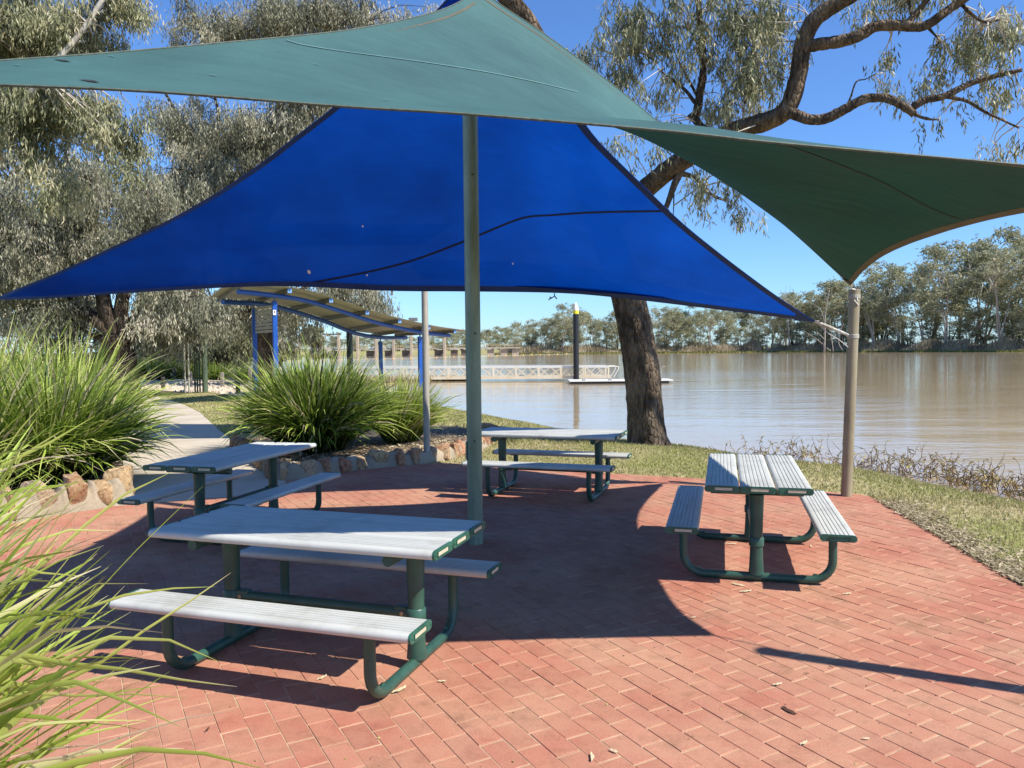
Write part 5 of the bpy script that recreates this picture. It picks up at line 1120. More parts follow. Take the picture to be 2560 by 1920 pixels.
d = np.stack([np.cos(a) * L_, np.sin(a) * L_, rg_.normal(0, .2, k) * L_], 1); e = np.stack([-np.sin(a) * W_, np.cos(a) * W_, 0 * a], 1)
tag(fast('leaf_scatter', np.stack([P - d, P + e, P + d, P - e], 1).reshape(-1, 3), k, M['reed'], np.repeat(rg_.uniform(.5, 1, k), 4)), 'fallen gum leaves scattered over the lawn', 'leaves', kind='stuff')
# dead water weeds in the shallows at right
rg = np.random.default_rng(95); b = MB(); Vl, Tl = [], []
sh_line = resample([(4.2, 16.2), (5.2, 14.2), (5.8, 13.6), (6.4, 12.9), (6.75, 11.9), (7.2, 10.6), (7.5, 9.2)], 400)
for k in range(430):
    i = int(400 * rg.random() ** .75); i = min(399, max(0, i)); dens = min(1, i / 120 + .12)
    if rg.random() > dens: continue
    p = sh_line[i] + np.array([rg.normal(.30, .32), rg.normal(.12, .2)]); h = rg.uniform(.15, .55) * (.6 + .5 * dens)
    P = [np.array([p[0], p[1], WZ - .05])]; dirv = np.array([rg.normal(0, .35), rg.normal(0, .35), 1.0])
    for s in range(6): dirv = dirv + rg.normal(0, .38, 3); dirv[2] = max(dirv[2], .15); dirv /= np.linalg.norm(dirv); P.append(P[-1] + dirv * h / 6 * 1.2)
    b.tube(P, np.linspace(.006, .003, 7), 4, caps=False, t=rg.uniform(0, .55))
    for q in range(rg.integers(3, 9)):
        c = P[rg.integers(2, 7)]; D = rg.normal(size=3); D[2] -= .3; D /= np.linalg.norm(D); V_, t_ = leaf_cards(c[None], D[None], np.array([rg.uniform(.05, .11)]), np.array([.022]), np.array([rg.uniform(.4, 1)]), rg); Vl.append(V_); Tl.append(t_)
ws = thing('water_weeds', 'tangle of brown knotweed stems standing in the shallows at the right', 'water plants', (5.8, 13.0, WZ))
ob = b.build('stem', M['weed'], ws, origin=(5.8, 13.0, WZ), tint=True); tag(ob, kind='stuff')
tag(fast('leaf', np.vstack(Vl), len(Vl), M['weed'], np.concatenate(Tl), ws, (5.8, 13.0, WZ)), kind='stuff')
# fallen leaves on the bricks
def fallen(x, y, L, a, m_, lab, curl=.3, z=0.006, w=.22):
    p = un(x, y); b = MB(); n_ = 7; V_ = []
    for i in range(n_):
        u = i / (n_ - 1) - .5; c = np.array([u * L, curl * L * (u * u * 4) * .25, z + .006 * math.sin(i * 1.3) ** 2]); ww = L * w * (1 - (2 * u) ** 2) ** .6 * .5 + .0006
        V_ += [c + np.array([0, ww, .002]), c - np.array([0, ww, 0])]
    b.add(V_, [(2 * i, 2 * i + 1, 2 * i + 3, 2 * i + 2) for i in range(n_ - 1)])
    o = b.build('fallen_leaf', m_, None, smooth='all'); o.location = (p[0], p[1], 0); o.rotation_euler = (0, 0, a); tag(o, lab, 'fallen leaf', 'fallen leaves on the bricks')
FL = [(985, 1722, .10, .9, 'leaf_dry', 'pale curled gum leaf beside the bend of the front table base'), (1090, 1703, .05, .1, 'leaf_dry', 'small pale leaf on the bricks right of the front table base'), (1463, 1900, .065, 1.5, 'leaf_dry', 'upright-lying pale leaf at the bottom edge of the photo'), (1516, 1886, .05, -.7, 'leaf_dry', 'pale leaf just right of the one at the bottom edge'),
      (1955, 1794, .10, -1.1, 'leaf_brown', 'dark brown curved leaf or seed pod in the sunny lower right'), (1930, 1727, .06, .4, 'leaf_dry', 'thin white leaf lying near the straight long joint'), (1993, 1876, .05, .6, 'leaf_dry', 'folded pale leaf in the lower right below the dark pod'), (2148, 1868, .035, 0, 'leaf_dry', 'small white scrap at the lower right'),
      (2108, 1503, .075, .3, 'leaf_dry', 'white bone-like twig right of the right table'), (2002, 1702, .03, 0, 'leaf_brown', 'tiny brown leaf above the dark pod'), (2063, 1687, .03, -1, 'leaf_brown', 'tiny brown leaf just below the post shadow'), (1722, 1555, .04, .3, 'leaf_dry', 'pale smear-like leaf near the shadow point'), (792, 1688, .07, 1.0, 'leaf_dry', 'shaded leaf on the bricks under the front seat'),
      (1855, 1492, .10, .3, 'leaf_dry', 'long pale leaf in front of the right table base'), (1835, 1475, .11, -.7, 'leaf_dry', 'stick-like pale leaf against the right table base tube'), (775, 1240, .08, .4, 'leaf_dry', 'cream leaf on the sunlit strip behind the left tables'), (2455, 1400, .09, -.4, 'leaf_dry', 'straw-coloured leaf near the right rim of the paving'), (1820, 1372, .10, 0, 'leaf_dry', 'dry leaf heap strand behind the right table post'), (2020, 1382, .06, 1.2, 'leaf_dry', 'pale leaf beside the far base tube of the right table'), (560, 1510, .03, 0, 'leaf_dry', 'small white scrap in the shade left of the front table'), (1560, 1370, .04, 0, 'leaf_dry', 'pale scrap in the middle of the shaded paving'), (503, 1812, .04, 1.5, 'leaf_brown', 'thin black twig on the bricks at the lower left')]
for x, y, L_, a, m_, lab in FL: fallen(x, y, L_, a, M[m_], lab)
k = 900; rg = np.random.default_rng(97); c = np.stack([rg.uniform(-5, 4, k), rg.uniform(2.2, 11, k)], 1); c = c[inside_poly(c, pv)]; k = len(c); a = rg.uniform(0, 6.28, k); L_ = rg.uniform(.003, .009, k)
d = np.stack([np.cos(a) * L_, np.sin(a) * L_, 0 * a], 1); e = np.stack([-np.sin(a) * L_ * .5, np.cos(a) * L_ * .5, 0 * a + .003], 1); c3 = np.column_stack([c, np.full(k, .004)])
tag(fast('grit', np.stack([c3 - d, c3 + e, c3 + d, c3 - e], 1).reshape(-1, 3), k, M['weed'], np.repeat(rg.uniform(0, 1, k) ** .5, 4)), 'grit and crumbs of leaf on the brick paving', 'grit', kind='stuff')

# ------------------------------------------------------------------ blue shelter
Ap = at(691, 1000, 26.0); Dp = at(1051, 1000, 33.0); Bp = at(640, 1000, 28.0); Cp = at(953, 1000, 35.0)
o0 = (Ap[0], Ap[1], 0)
sh = thing('shelter', 'blue steel shelter with a wave-shaped cream roof behind the middle grass clump', 'shelter', o0)
nb = [inplane(x, y, Ap, Dp) for x, y in ((600, 716), (687, 727), (768, 742), (850, 768), (947, 801), (1053, 826), (1126, 836))]
fb = [inplane(x, y, Bp, Cp) for x, y in ((561, 741), (658, 748), (711, 760), (809, 792), (890, 825), (951, 837), (1018, 839))]
nb = curve(nb, 50); fb = curve(fb, 50)
for pth in (nb, fb):
    b = MB(); b.tube(pth, .085, 12); b.build('beam', M['blue'], sh, smooth=True, origin=o0)
for p, pth in ((Ap, nb), (Dp, nb), (Bp, fb), (Cp, fb)):
    i = int(np.argmin(np.hypot(pth[:, 0] - p[0], pth[:, 1] - p[1]))); zt = pth[i][2] - .09
    b = MB(); b.box((p[0], p[1], zt / 2 - .15), (.15, .15, zt + .1), rz=.5, bev=.01); po = b.build('post', M['blue'], sh, origin=o0)
    b = MB(); b.beam((p[0], p[1], zt - .12), (pth[i][0], pth[i][1], zt + .06), .05, .09); b.build('head_bracket', M['purlin'], po, origin=o0)
i = int(np.argmin(np.hypot(nb[:, 0] - Ap[0], nb[:, 1] - Ap[1])))
for s in (.02, .165, .33, .5, .67, .83, .985):
    a = nb[int(s * 49)]; c = fb[int(s * 49)]; d = (a - c) / np.linalg.norm(a - c); p0 = c - d * .55 + np.array([0, 0, .15]); p1 = a + d * .55 + np.array([0, 0, .15])
    b = MB(); b.beam(p0, p1, .10, .13); pu = b.build('purlin', M['purlin'], sh, origin=o0)
    for e_, sg_ in ((p0, -1), (p1, 1)):
        b = MB(); b.beam(e_, e_ + d * sg_ * .02, .14, .15); b.build('end_cap', M['blue_light'], pu, origin=o0)
        b = MB(); b.tube([e_ + d * sg_ * .02, e_ + d * sg_ * .03], .022, 8); b.build('end_bolt', M['dark'], pu, origin=o0)
ext = lambda P: np.vstack([P[0] - (P[3] - P[0]) * .6, P, P[-1] + (P[-1] - P[-4]) * .9])
nbe, fbe = ext(nb), ext(fb); W_ = []
for a, c in zip(nbe, fbe):
    d = (a - c) / np.linalg.norm(a - c); row = []
    for k in range(49):
        q = (c - d * .65) + ((a + d * .65) - (c - d * .65)) * (k / 48); row.append(q + np.array([0, 0, .235 + (.012 if k % 4 < 2 else -.012)]))
    W_.append(row)
W_ = np.array(W_); gridmesh('roof_underside', W_, W_.shape[0], 49, M['lining'], sh, o0, smooth=False)  # underside of the roof sheet, coloured greyer than its cream top
gridmesh('roof_sheet', W_ + np.array([0, 0, .006]), W_.shape[0], 49, M['roof'], sh, o0, smooth=False, flip=True)
dAB = (Bp - Ap)[:2]; 
for k in range(8):
    z = 2.42 + k * .118; b = MB(); b.beam((Ap[0] + dAB[0] * .06, Ap[1] + dAB[1] * .06, z), (Ap[0] + dAB[0] * .94, Ap[1] + dAB[1] * .94, z), .03, .085); b.build('slat', M['slat_grey'], sh, origin=o0)
b = MB(); b.box((Ap[0] + .03, Ap[1] - .10, 3.02), (.10, .012, .17), rz=.5); sgn = b.build('sticker', M['white'], sh, origin=o0)
b = MB(); b.tube([(Ap[0] + .03, Ap[1] - .108, 3.04), (Ap[0] + .03, Ap[1] - .114, 3.04)], .03, 10); b.build('symbol', M['dark'], sgn, origin=o0)
p = inplane(1036, 801, Ap, Dp); b = MB(); b.box((p[0], p[1], p[2] + .12), (.35, .25, .14)); b.build('roof_box', M['purlin'], sh, origin=o0)
p = at(876, 900, 40); b = MB(); b.tube([(p[0], p[1], -1), (p[0], p[1], 4.2)], .16, 16); o = b.build('dark_pile', M['black'], None, smooth=True, origin=(p[0], p[1], 0)); o.location = (p[0], p[1], 0); tag(o, 'black pile standing in the water behind the shelter roof', 'pile')

# sign poles, pole, bollards
def pole_at(x, yb, ytop, r_, m_, name, lab, cat, group=None):
    p = un(x, yb); Y = p[1]; zt = at(x, ytop, Y)[2]; b = MB(); b.tube([(p[0], p[1], -.1), (p[0], p[1], zt)], r_, 12)
    o = b.build(name, m_, None, smooth=True, origin=(p[0], p[1], 0)); o.location = (p[0], p[1], 0); return tag(o, lab, cat, group)
pole_at(513, 967, 690, .115, M['post_darkgreen'], 'pole', 'thick dark green pole standing on the lawn left of the shelter', 'pole')
p1, p2 = un(463, 966), un(473, 966); o0 = (p1[0], p1[1], 0); st = thing('road_sign', 'tall pale sign on two posts seen from behind with cross rails', 'sign', o0)
for q in (p1, p2): b = MB(); b.tube([(q[0], q[1], -.1), (q[0], q[1], 5.3)], .042, 10); b.build('post', M['post_grey'], st, smooth=True, origin=o0)
for (z, h, w) in ((5.0, .42, .62), (4.52, .42, .62), (4.0, .5, .55), (3.45, .4, .45)):
    b = MB(); c = (p1 + p2) / 2; b.box((c[0] + .02, c[1] + .06, z), (w, .02, h)); pn = b.build('sign_panel', M['post_grey'], st, origin=o0)
    for dz in (-.13, .13): b = MB(); b.box((c[0] + .02, c[1] + .03, z + dz), (w * 1.02, .03, .04)); b.build('rail', M['post_grey'], pn, origin=o0)
p1, p2, p3 = un(488, 966), un(494, 966), un(500, 966); o0 = (p1[0], p1[1], 0); st = thing('road_sign', 'dark road sign seen edge-on beside the pale one, on three thin posts', 'sign', o0)
for q, h in ((p1, 4.6), (p2, 4.9), (p3, 3.6)): b = MB(); b.tube([(q[0], q[1], -.1), (q[0], q[1], h)], .035, 10); b.build('post', M['post_darkgreen'], st, smooth=True, origin=o0)
b = MB(); b.box(((p1[0] + p2[0]) / 2, p1[1] + .2, 4.0), (.10, .5, 1.6), rz=.2); b.build('sign_panel', M['dam_dark'], st, origin=o0)
for x, yt, yb, mk, lab in ((408, 926, 956, 'timber_dark', 'dark bollard at the left end of the gravel, by the grass clump'), (437, 903, 937, 'timber_dark', 'blackish bollard on the far kerb left of the sign'), (477, 914, 951, 'timber_grey', 'grey bollard right beside the pale sign posts'), (556, 918, 957, 'timber_grey', 'grey bollard between the dark green pole and the shelter'), (595, 945, 975, 'timber_dark', 'short black bollard in the gravel left of the shelter'), (626, 903, 962, 'timber_grey', 'tall pale bollard next to the shelter post')):
    p = un(x, yb); zt = at(x, yt, p[1])[2]; b = MB(); b.box((0, 0, zt / 2), (.15, .15, zt + .04), bev=.02); o = b.build('bollard', M[mk], None); o.location = (p[0], p[1], 0); tag(o, lab, 'bollard', 'bollards along the road edge')
# playground beyond
p = at(205, 842, 70); q = at(272, 838, 70); b = MB(); b.box(((p[0] + q[0]) / 2, 71, (p[2] + q[2]) / 2), (q[0] - p[0], 3.0, .12)); o0 = ((p[0] + q[0]) / 2, 71, 0)
pg = thing('picnic_shelter', 'distant low shelter with a white roof edge behind the dark trunk', 'shelter', o0); b.build('roof', M['white'], pg, origin=o0)
b = MB()
for x in (p[0] + .3, q[0] - .3): b.box((x, 71, 1.2), (.12, .12, 2.5))
b.build('post', M['blue'], pg, origin=o0)
for x, lab in ((338, 'thin blue post just right of the dark trunk in the distance'), (394, 'short blue play post above the dark round clump')):
    p = at(x, 840, 60); b = MB(); b.box((0, 0, 1.4), (.18, .18, 2.8)); o = b.build('blue_post', M['blue'], None); o.location = (p[0], p[1], 0); tag(o, lab, 'post')
fp = at(335, 870, 62); b = MB()
fo = (fp[0], fp[1], 0); fn = thing('picket_fence', 'pale picket fence in the distance right of the dark trunk', 'fence', fo)
pm = MB().box((0, 0, .55), (.09, .03, 1.1)); po = pm.build('picket', M['offwhite'], fn)
for k in range(1, 22): c = po.copy(); COL.objects.link(c); c.parent = fn; c.location = (k * .19, 0, 0)
for z in (.3, .85): b = MB(); b.box((2.0, .03, z), (4.2, .03, .07)); b.build('rail', M['offwhite'], fn)
# overhead wire
b = MB(); b.tube(curve([at(-500, 596, 24), at(0, 589, 26), at(330, 583, 28), at(800, 560, 30)], 30), .012, 5); o = b.build('overhead_wire', M['dark'], None, origin=tuple(at(0, 589, 26))); o.location = tuple(at(0, 589, 26)); tag(o, 'thin dark overhead wire crossing the trees at the left', 'wire')

# ------------------------------------------------------------------ jetty, pile, gangway
p = at(1441, 930, 52.0); o0 = (p[0], p[1], 0); zt = at(1441, 775, 52)[2]; zc = at(1441, 758, 52)[2]
pl = thing('mooring_pile', 'black mooring pile with a yellow band and white cone cap standing by the gangway', 'pile', o0)
b = MB(); b.tube([(0, 0, -2), (0, 0, zt)], .19, 20); b.build('shaft', M['black'], pl, smooth=True)
b = MB(); za, zb = at(1441, 788, 52)[2], at(1441, 779.5, 52)[2]; b.tube([(0, 0, za), (0, 0, zb)], .193, 20); b.build('band', M['yellow'], pl, smooth=True)
b = MB(); b.lathe([(.195, zt - .12), (.195, zt + .02), (.02, zc)], 20); b.build('cap', M['white'], pl, smooth=True)
G0, G1 = at(845, 911, 54.0), at(1522, 921, 52.0); zt0, zt1 = G0[2], G1[2]; zb0, zb1 = at(845, 943, 54)[2], at(1530, 951, 52)[2]
o0 = (G0[0], G0[1], zb0); gw = thing('gangway', 'long white truss gangway running out over the water to the floating pontoon', 'gangway', o0)
wd = 1.5; NP = 12
def gp_(t, top, side):
    x = G0[0] + (G1[0] - G0[0]) * t; y = G0[1] + (G1[1] - G0[1]) * t + side * wd; z = (zt0 + (zt1 - zt0) * t) if top else (zb0 + .12 + (zb1 - zb0) * t); return np.array([x, y, z])
for side in (0, 1):
    b = MB(); b.beam(gp_(0, 1, side), gp_(1, 1, side), .09, .14); b.build('top_rail', M['white'], gw, origin=o0)
    b = MB(); b.beam(gp_(0, 0, side), gp_(1.01, 0, side), .09, .20); b.build('bottom_rail', M['offwhite'], gw, origin=o0)
    for k in range(NP + 1):
        t = k / NP; b = MB(); b.beam(gp_(t, 0, side) - np.array([0, 0, .1]), gp_(t, 1, side), .10, .10); b.build('upright', M['offwhite'], gw, origin=o0)
        if k < NP:
            tm = (k + .5) / NP; t2 = (k + 1) / NP
            for (a, c) in (((t, 1), (tm, 0)), ((tm, 1), (t, 0)), ((tm, 1), (t2, 0)), ((t2, 1), (tm, 0))):
                b = MB(); b.beam(gp_(a[0], a[1], side) + np.array([0, -.03 * (1 - 2 * side), 0]), gp_(c[0], c[1], side) + np.array([0, -.03 * (1 - 2 * side), 0]), .03, .055); b.build('brace', M['offwhite'], gw, origin=o0)
b = MB(); b.add([gp_(0, 0, 0), gp_(1, 0, 0), gp_(1, 0, 1), gp_(0, 0, 1)], [(0, 1, 2, 3)]); b.build('deck', M['post_grey'], gw, origin=o0)
b = MB()
for k in range(170):
    t = k / 170; a = gp_(t, 0, 0); c = gp_(min(1, t + .02), 1, 0); b.beam(a + np.array([0, .03, 0]), c + np.array([0, .03, 0]), .008, .008)
tag(b.build('wire_mesh', M['offwhite'], gw, origin=o0), kind='stuff')
for side in (0, 1):
    e1 = gp_(1, 1, side); b = MB(); b.tube(curve([e1, e1 + np.array([.55, 0, 0]), e1 + np.array([.68, 0, -.12]), e1 + np.array([.35, 0, -.72])], 14), .03, 6); b.build('end_loop', M['white'], gw, smooth=True, origin=o0)
a = un(1425, 962, WZ); c = un(1672, 965, WZ); ctr = (a + c) / 2; Lp = c[0] - a[0]; o0 = (ctr[0], ctr[1], WZ)
pn = thing('pontoon', 'low floating pontoon with a pale deck at the end of the gangway', 'pontoon', o0)
b = MB(); b.box((0, .6, .02), (Lp, 1.6, .20)); b.build('float', M['black'], pn)
b = MB(); b.box((.1, .6, .17), (Lp + .3, 1.8, .07)); b.build('deck', M['white'], pn)
for x in (.9, 2.6): b = MB(); b.tube(curve([(x, .0, .2), (x, .0, .95), (x + .25, .0, .98)], 8), .025, 6); b.build('ladder_rail', M['post_grey'], pn, smooth=True)
for x in (-2.2, -.6, 1.6): b = MB(); b.box((x, -.15, .22), (.22, .1, .06)); b.build('cleat', M['dark'], pn)
# buoy line
bl = thing('buoy_line', 'line of small orange-yellow floats strung across the river in front of the weir', 'buoys', tuple(un(1130, 889, WZ)))
o0 = np.array(bl.location); xs = np.arange(704, 1700, 21.6); sph = MB(); sph.lathe([(.02, -.2), (.14, -.14), (.2, 0), (.14, .14), (.02, .2)], 10); fm = None; pts = []
for i, x in enumerate(xs):
    y = 891.8 - (x - 704) / 850 * 5.0
    p = at(x, y, 10); dr = p - np.array([0, 0, CH]); t = (WZ + .1 - CH) / dr[2]; p = np.array([0, 0, CH]) + dr * t; sc_ = p[1] / 260; pts.append(p)
    if fm is None: fo_ = sph.build('float', M['buoy'], bl, smooth=True); fm = fo_
    else: fo_ = fm.copy(); COL.objects.link(fo_); fo_.parent = bl
    fo_.location = tuple(p - o0); fo_.scale = (sc_ * 1.25,) * 3
b = MB(); b.tube(np.array(pts), .025, 4); b.build('rope', M['rope'], bl, origin=o0)

# ------------------------------------------------------------------ weir
YW = 282.0; o0 = (-60.0, YW, WZ); wr = thing('weir', 'long concrete weir with tall pale columns and a railed walkway across the river', 'weir', o0)
zd = at(1000, 866.5, YW)[2]; x0 = at(560, 866, YW)[0]; x1 = at(1303, 866, YW)[0]
b = MB(); b.box(((x0 + x1) / 2, YW, zd), (x1 - x0, 3.0, .55)); b.build('deck', M['dam'], wr, origin=o0)
for z in (.55, 1.0): b = MB(); b.box(((x0 + x1) / 2, YW - 1.4, zd + .27 + z), (x1 - x0, .09, .10)); b.build('handrail', M['rail_yellow'], wr, origin=o0)
b = MB()
for x in np.arange(x0, x1, 1.5): b.box((x, YW - 1.4, zd + .8), (.12, .1, 1.1))
tag(b.build('baluster', M['rail_yellow'], wr, origin=o0), kind='stuff')
for x, yt in ((653, 838), (702, 834), (751, 845), (800, 828), (849, 828), (896, 829), (942, 835), (986, 838), (1030, 832), (1072, 836), (1113, 840)):
    X = at(x, 870, YW - 2)[0]; zt = at(x, yt, YW - 2)[2]; b = MB(); b.box((X, YW - 2.2, (zt - 1.5) / 2 - .2), (.95, 1.0, zt + 1.5), bev=.1); b.build('column', M['dam'], wr, origin=o0)
b = MB(); b.box((at(824, 828, YW - 2)[0], YW - 2.2, at(824, 827, YW - 2)[2]), (9.0, .8, .5)); b.build('crosshead', M['dam_dark'], wr, origin=o0)
for x in (640, 688, 737, 790, 838, 930, 976, 1019, 1060, 1100, 1137, 1163, 1190, 1228, 1262, 1290):
    X = at(x, 870, YW)[0]; b = MB(); b.box((X, YW + .3, (zd - 1.5) / 2 - .3), (3.4 if x < 1120 else 2.4, 2.2, zd + 1.0)); b.build('pier', M['dam_dark'] if x < 1200 else M['dam'], wr, origin=o0)

# ------------------------------------------------------------------ far bank: trees, reeds
def far_tree(seed, kind):
    """unit-height tree"""
    rg = np.random.default_rng(seed); t = thing('gum_tree', 'x', 'tree', (0, 0, 0)); b = MB(); nl = 3 + int(rg.integers(0, 3)); LPx = []
    lean = rg.normal(0, .04)
    for k in range(nl):
        a = (k / nl - .5) * .95 + rg.normal(0, .14); x1_ = math.sin(a) * .34 + lean; y1_ = rg.normal(0, .10)
        P = limb(b, [np.array([k * .010 - .015, 0, -.03]), np.array([x1_ * .25 + rg.normal(0, .01), y1_ * .3, .2]), np.array([x1_ * .6 + rg.normal(0, .02), y1_ * .7, .48]), np.array([x1_ * 1.15, y1_ * 1.2, .66])], .0105, .003, 5, 14, .1, seed + k); LPx.append(P)
    b.build('trunk', M['bark_pale'] if kind != 1 else M['bark_dark'], t, smooth='all')
    lo, nb_, n_ = {0: (.30, 24, 11000), 1: (.12, 32, 14000), 2: (.45, 11, 3500)}[kind]; bl = []
    for _ in range(nb_):
        z = lo + (.93 - lo) * rg.random() ** .75; w_ = .30 * math.sin(min(1, (z - .02) / .62) * PI / 2) * (1 if z < .66 else max(.25, (1.02 - z) / .36))
        a = rg.uniform(0, 6.28); q = rg.random() ** .5; rr_ = rg.uniform(.045, .10); bl.append((math.cos(a) * w_ * q + lean, math.sin(a) * w_ * q, z, rr_, rr_, rr_ * rg.uniform(.6, .9), 1))
    V_, tt_, CC_ = crown(bl, n_, .017, .009, seed, 8, 12, .3, .035, .045, .6, rg.normal(0, .09))
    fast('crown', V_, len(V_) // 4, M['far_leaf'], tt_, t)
    b = MB(); twigs(b, CC_[:60], np.vstack(LPx), rg, .0016, .3, 3); b.build('limb', M['bark_pale'], t)
    return t
models = [far_tree(200 + i, (0, 1, 0, 2, 1, 0)[i]) for i in range(6)]
tops_x = [1150, 1250, 1300, 1350, 1430, 1530, 1620, 1700, 1800, 1850, 1900, 1980, 2040, 2080, 2150, 2200, 2260, 2300, 2350, 2450, 2520, 2600, 2700]
tops_y = [835, 815, 785, 775, 756, 768, 770, 768, 768, 778, 765, 745, 735, 705, 715, 662, 665, 612, 618, 604, 598, 600, 590]
rg = np.random.default_rng(300); fx = [x for x, y in far_shore]; fy = [y for x, y in far_shore]
def shore_y(px):                                    # distance of the far water's edge along an image column
    best = None
    for (xa, ya), (xb, yb) in zip(far_shore[:-1], far_shore[1:]):
        for t in np.linspace(0, 1, 30):
            X, Y = xa + (xb - xa) * t, ya + (yb - ya) * t; q = 1280 + X / Y * CF
            if best is None or abs(q - px) < best[0]: best = (abs(q - px), Y)
    return best[1]
used = 0
def place(px, Yd, top_y, idx, label, group, sq=1.0):
    global used
    X = at(px, 870, Yd)[0]; Hh = at(px, top_y, Yd)[2] + .3
    if idx not in place.first:
        o = models[idx]; place.first.add(idx)
        o.location = (X, Yd, .4); o.rotation_euler = (0, 0, rg.uniform(0, 6.28)); o.scale = (Hh * sq, Hh * sq, Hh); o['label'] = label; o['group'] = group
    else: dup(models[idx], (X, Yd, .4), rg.uniform(0, 6.28), label, group, (Hh * sq, Hh * sq, Hh))
place.first = set()
px = 1325.0
while px < 2680:
    Yd = shore_y(px) + rg.uniform(6, 14); ty = np.interp(px, tops_x, tops_y) + (rg.uniform(-6, 60) if px > 1720 else rg.uniform(0, 34))
    if 1720 <= px: lab, gp = 'one of the tall grey-green gums crowding the right far bank, front row at the water', 'front-row gums on the right far bank'
    else: lab, gp = 'one of the open gums on the far bank between weir and leaning trunk', 'gums on the middle far bank'
    place(px, Yd, ty, int(rg.integers(0, 6)), lab, gp, rg.uniform(.9, 1.25))
    px += (880 - ty) * rg.uniform(.16, .30) + 8
px = 1700.0
while px < 2700:
    Yd = shore_y(px) + rg.uniform(22, 40); ty = np.interp(px, tops_x, tops_y) - rg.uniform(-12, 14)
    place(px, Yd, ty, int(rg.choice([0, 1, 2, 4, 5])), 'one of the gums in the second row behind the tall right-bank trees', 'second-row gums on the right far bank', rg.uniform(.9, 1.2)); px += (880 - ty) * rg.uniform(.2, .32) + 8
px = 1300.0
while px < 2700:                                     # bushy saplings and shrubs under the big gums
    Yd = shore_y(px) + rg.uniform(8, 26); ty = 880 - (880 - np.interp(px, tops_x, tops_y)) * rg.uniform(.22, .42)
    place(px, Yd, ty, int(rg.choice([1, 4])), 'one of the bushy saplings under the big gums of the far bank', 'bushy saplings on the far bank', rg.uniform(1.1, 1.8)); px += rg.uniform(26, 60)
px = 1290.0
while px < 1720:
    Yd = shore_y(px) + rg.uniform(30, 60); ty = np.interp(px, tops_x, tops_y) + rg.uniform(12, 45)
    place(px, Yd, ty, int(rg.integers(0, 6)), 'one of the lower gums filling behind the open trees of the middle far bank', 'back gums on the middle far bank', rg.uniform(1.0, 1.4)); px += rg.uniform(26, 44)
px = 560.0
while px < 1300:
    ty = np.interp(px, [560, 700, 860, 1000, 1100, 1200, 1300], [830, 834, 828, 836, 832, 826, 806]) + rg.uniform(-6, 8)
    place(px, rg.uniform(330, 380), ty, int(rg.choice([0, 1, 4, 5])), 'one of the small hazy gums lining the river behind the weir', 'gums behind the weir', rg.uniform(1.2, 1.8)); px += rg.uniform(13, 22)
# bare dead tree standing in the water at right
Yd = 235.0; p = at(2064, 893, Yd); o0 = (p[0], p[1], WZ); dt = thing('dead_tree', 'bleached bare dead tree standing in the water left of the tan post', 'tree', o0); b = MB()
for pts, r0, r1 in ([[(2062, 900), (2064, 860), (2066, 810), (2072, 770), (2078, 740)], .7, .2], [[(2066, 830), (2058, 795), (2045, 780), (2030, 772)], .3, .1], [[(2064, 865), (2050, 850), (2040, 845)], .3, .1], [[(2072, 775), (2068, 755), (2062, 742)], .2, .08], [[(2075, 755), (2085, 748)], .2, .05], [[(2064, 880), (2040, 860), (2010, 840)], .25, .1], [[(2085, 895), (2080, 850), (2078, 810)], .35, .12], [[(2068, 885), (2078, 893)], .3, .2], [[(2108, 892), (2098, 872), (2104, 845), (2112, 825)], .3, .1]):
    limb(b, [at(x, y, Yd) for x, y in pts], r0 * .45, r1 * .5, 6, 12, .1)
b.build('trunk', M['bark_grey'], dt, smooth='all', origin=o0)
p = at(1975, 870, 270); o0 = (p[0], p[1], 0); dt = thing('dead_tree', 'leafless grey tree poking above the far bank beside the blue sail corner', 'tree', o0); b = MB()
for pts, r0, r1 in ([[(1975, 880), (1974, 820), (1972, 775), (1966, 745)], .45, .12], [[(1973, 790), (1985, 765), (1992, 752)], .2, .06], [[(1972, 775), (1962, 755), (1955, 738)], .2, .06], [[(1975, 770), (1978, 745), (1982, 722)], .15, .05], [[(1985, 765), (2003, 753)], .12, .05], [[(1968, 755), (1970, 725)], .12, .05]):
    limb(b, [at(x, y, 270) for x, y in pts], r0 * .6, r1 * .7, 5, 10, .1)
b.build('trunk', M['bark_grey'], dt, smooth='all', origin=o0)
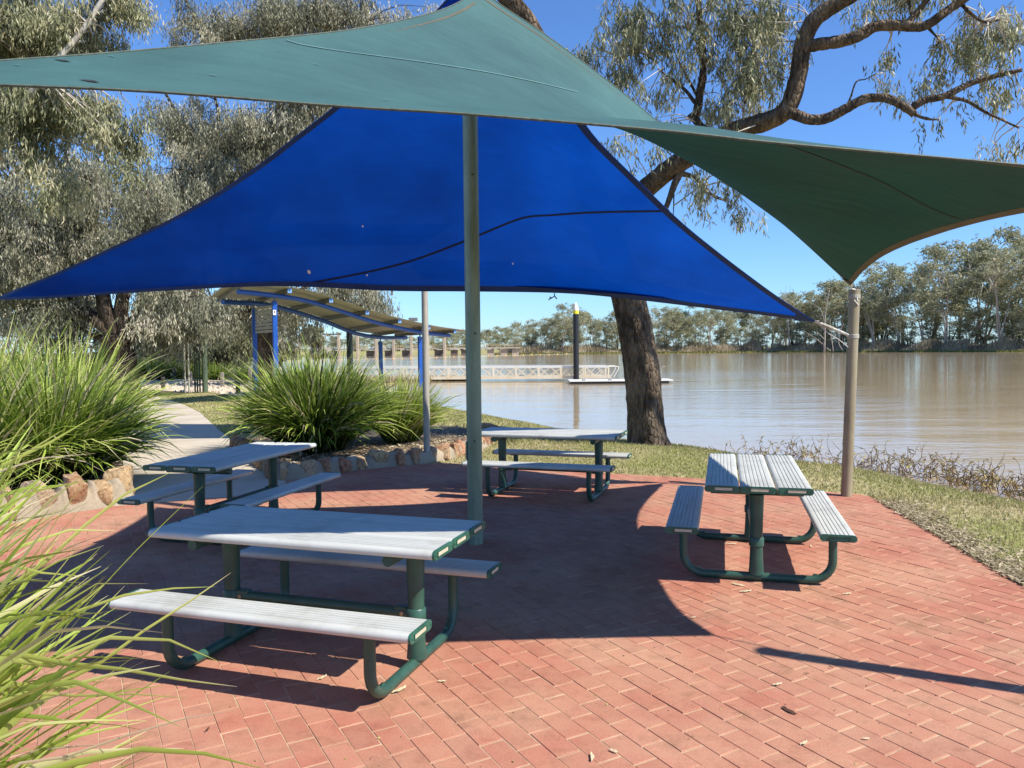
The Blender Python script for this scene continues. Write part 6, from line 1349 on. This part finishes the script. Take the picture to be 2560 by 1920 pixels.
# reeds along the far bank
sl = resample([(x, y) for x, y in far_shore[3:14]], 3000); k = 46000; i = rg.integers(0, 3000, k); nrm_ = np.gradient(sl, axis=0); nrm_ /= np.linalg.norm(nrm_, axis=1, keepdims=True); nrm_ = np.stack([-nrm_[:, 1], nrm_[:, 0]], 1)
off = rg.uniform(1.0, 12, k); c = sl[i] + nrm_[i] * off[:, None]; ok = ~inside_poly(c, POLY); c = c[ok]; off = off[ok]; i = i[ok]; k = len(c)
hh = np.clip(off * .45, .3, 3.2) * rg.uniform(.5, 1.2, k) * (.75 + .35 * np.sin(i * .045) * np.sin(i * .013 + 1)); zb = WZ + np.minimum(off * .10, 1.6); a = rg.uniform(0, 6.28, k); w = .22
P0 = np.stack([c[:, 0] - np.cos(a) * w, c[:, 1] - np.sin(a) * w, zb - .05], 1); P1 = np.stack([c[:, 0] + np.cos(a) * w, c[:, 1] + np.sin(a) * w, zb - .05], 1); P2_ = np.stack([c[:, 0] + rg.normal(0, .4, k), c[:, 1] + rg.normal(0, .4, k), zb + hh], 1)
tint = np.clip(.5 + .25 * np.sin(i * .05) + rg.normal(0, .25, k), 0, 1)
tag(fast('reeds', np.stack([P0, P1, P2_], 1).reshape(-1, 3), k, M['reed'], np.repeat(tint, 3), fs=3), 'band of dry tan reeds along the far bank', 'reeds', kind='stuff')
k = 12000; i = rg.integers(0, 3000, k); off = rg.uniform(-.8, 2.2, k); c = sl[i] + nrm_[i] * off[:, None]; a = rg.uniform(0, 6.28, k)
P0 = np.stack([c[:, 0] - np.cos(a) * .3, c[:, 1] - np.sin(a) * .3, np.full(k, WZ - .02)], 1); P1 = np.stack([c[:, 0] + np.cos(a) * .3, c[:, 1] + np.sin(a) * .3, np.full(k, WZ - .02)], 1); P2_ = np.stack([c[:, 0], c[:, 1], WZ + rg.uniform(.2, .7, k)], 1)
tag(fast('waterside_grass', np.stack([P0, P1, P2_], 1).reshape(-1, 3), k, M['dry_blade'], np.repeat(rg.uniform(0, .5, k), 3), fs=3), 'green waterside grass fringing the far bank', 'grass', kind='stuff')
# dry reeds on the spit at the foot of the gangway
k = 9000; c = np.stack([rg.uniform(-13, -3, k), rg.uniform(42, 58, k)], 1); c = c[(~inside_poly(c, POLY))]; k = len(c); a = rg.uniform(0, 6.28, k); z0 = np.full(k, WZ)
P0 = np.stack([c[:, 0] - np.cos(a) * .06, c[:, 1] - np.sin(a) * .06, z0], 1); P1 = np.stack([c[:, 0] + np.cos(a) * .06, c[:, 1] + np.sin(a) * .06, z0], 1); P2_ = np.stack([c[:, 0] + rg.normal(0, .15, k), c[:, 1], z0 + rg.uniform(.15, .5, k)], 1)
tag(fast('spit_reeds', np.stack([P0, P1, P2_], 1).reshape(-1, 3), k, M['reed'], np.repeat(rg.uniform(0, .8, k), 3), fs=3), 'short brown reeds on the sandy spit under the gangway', 'reeds', kind='stuff')
print('objects', len(bpy.data.objects), 'tris', sum(len(o.data.loop_triangles) if False else len(o.data.polygons) for o in bpy.data.objects if o.type == 'MESH'))
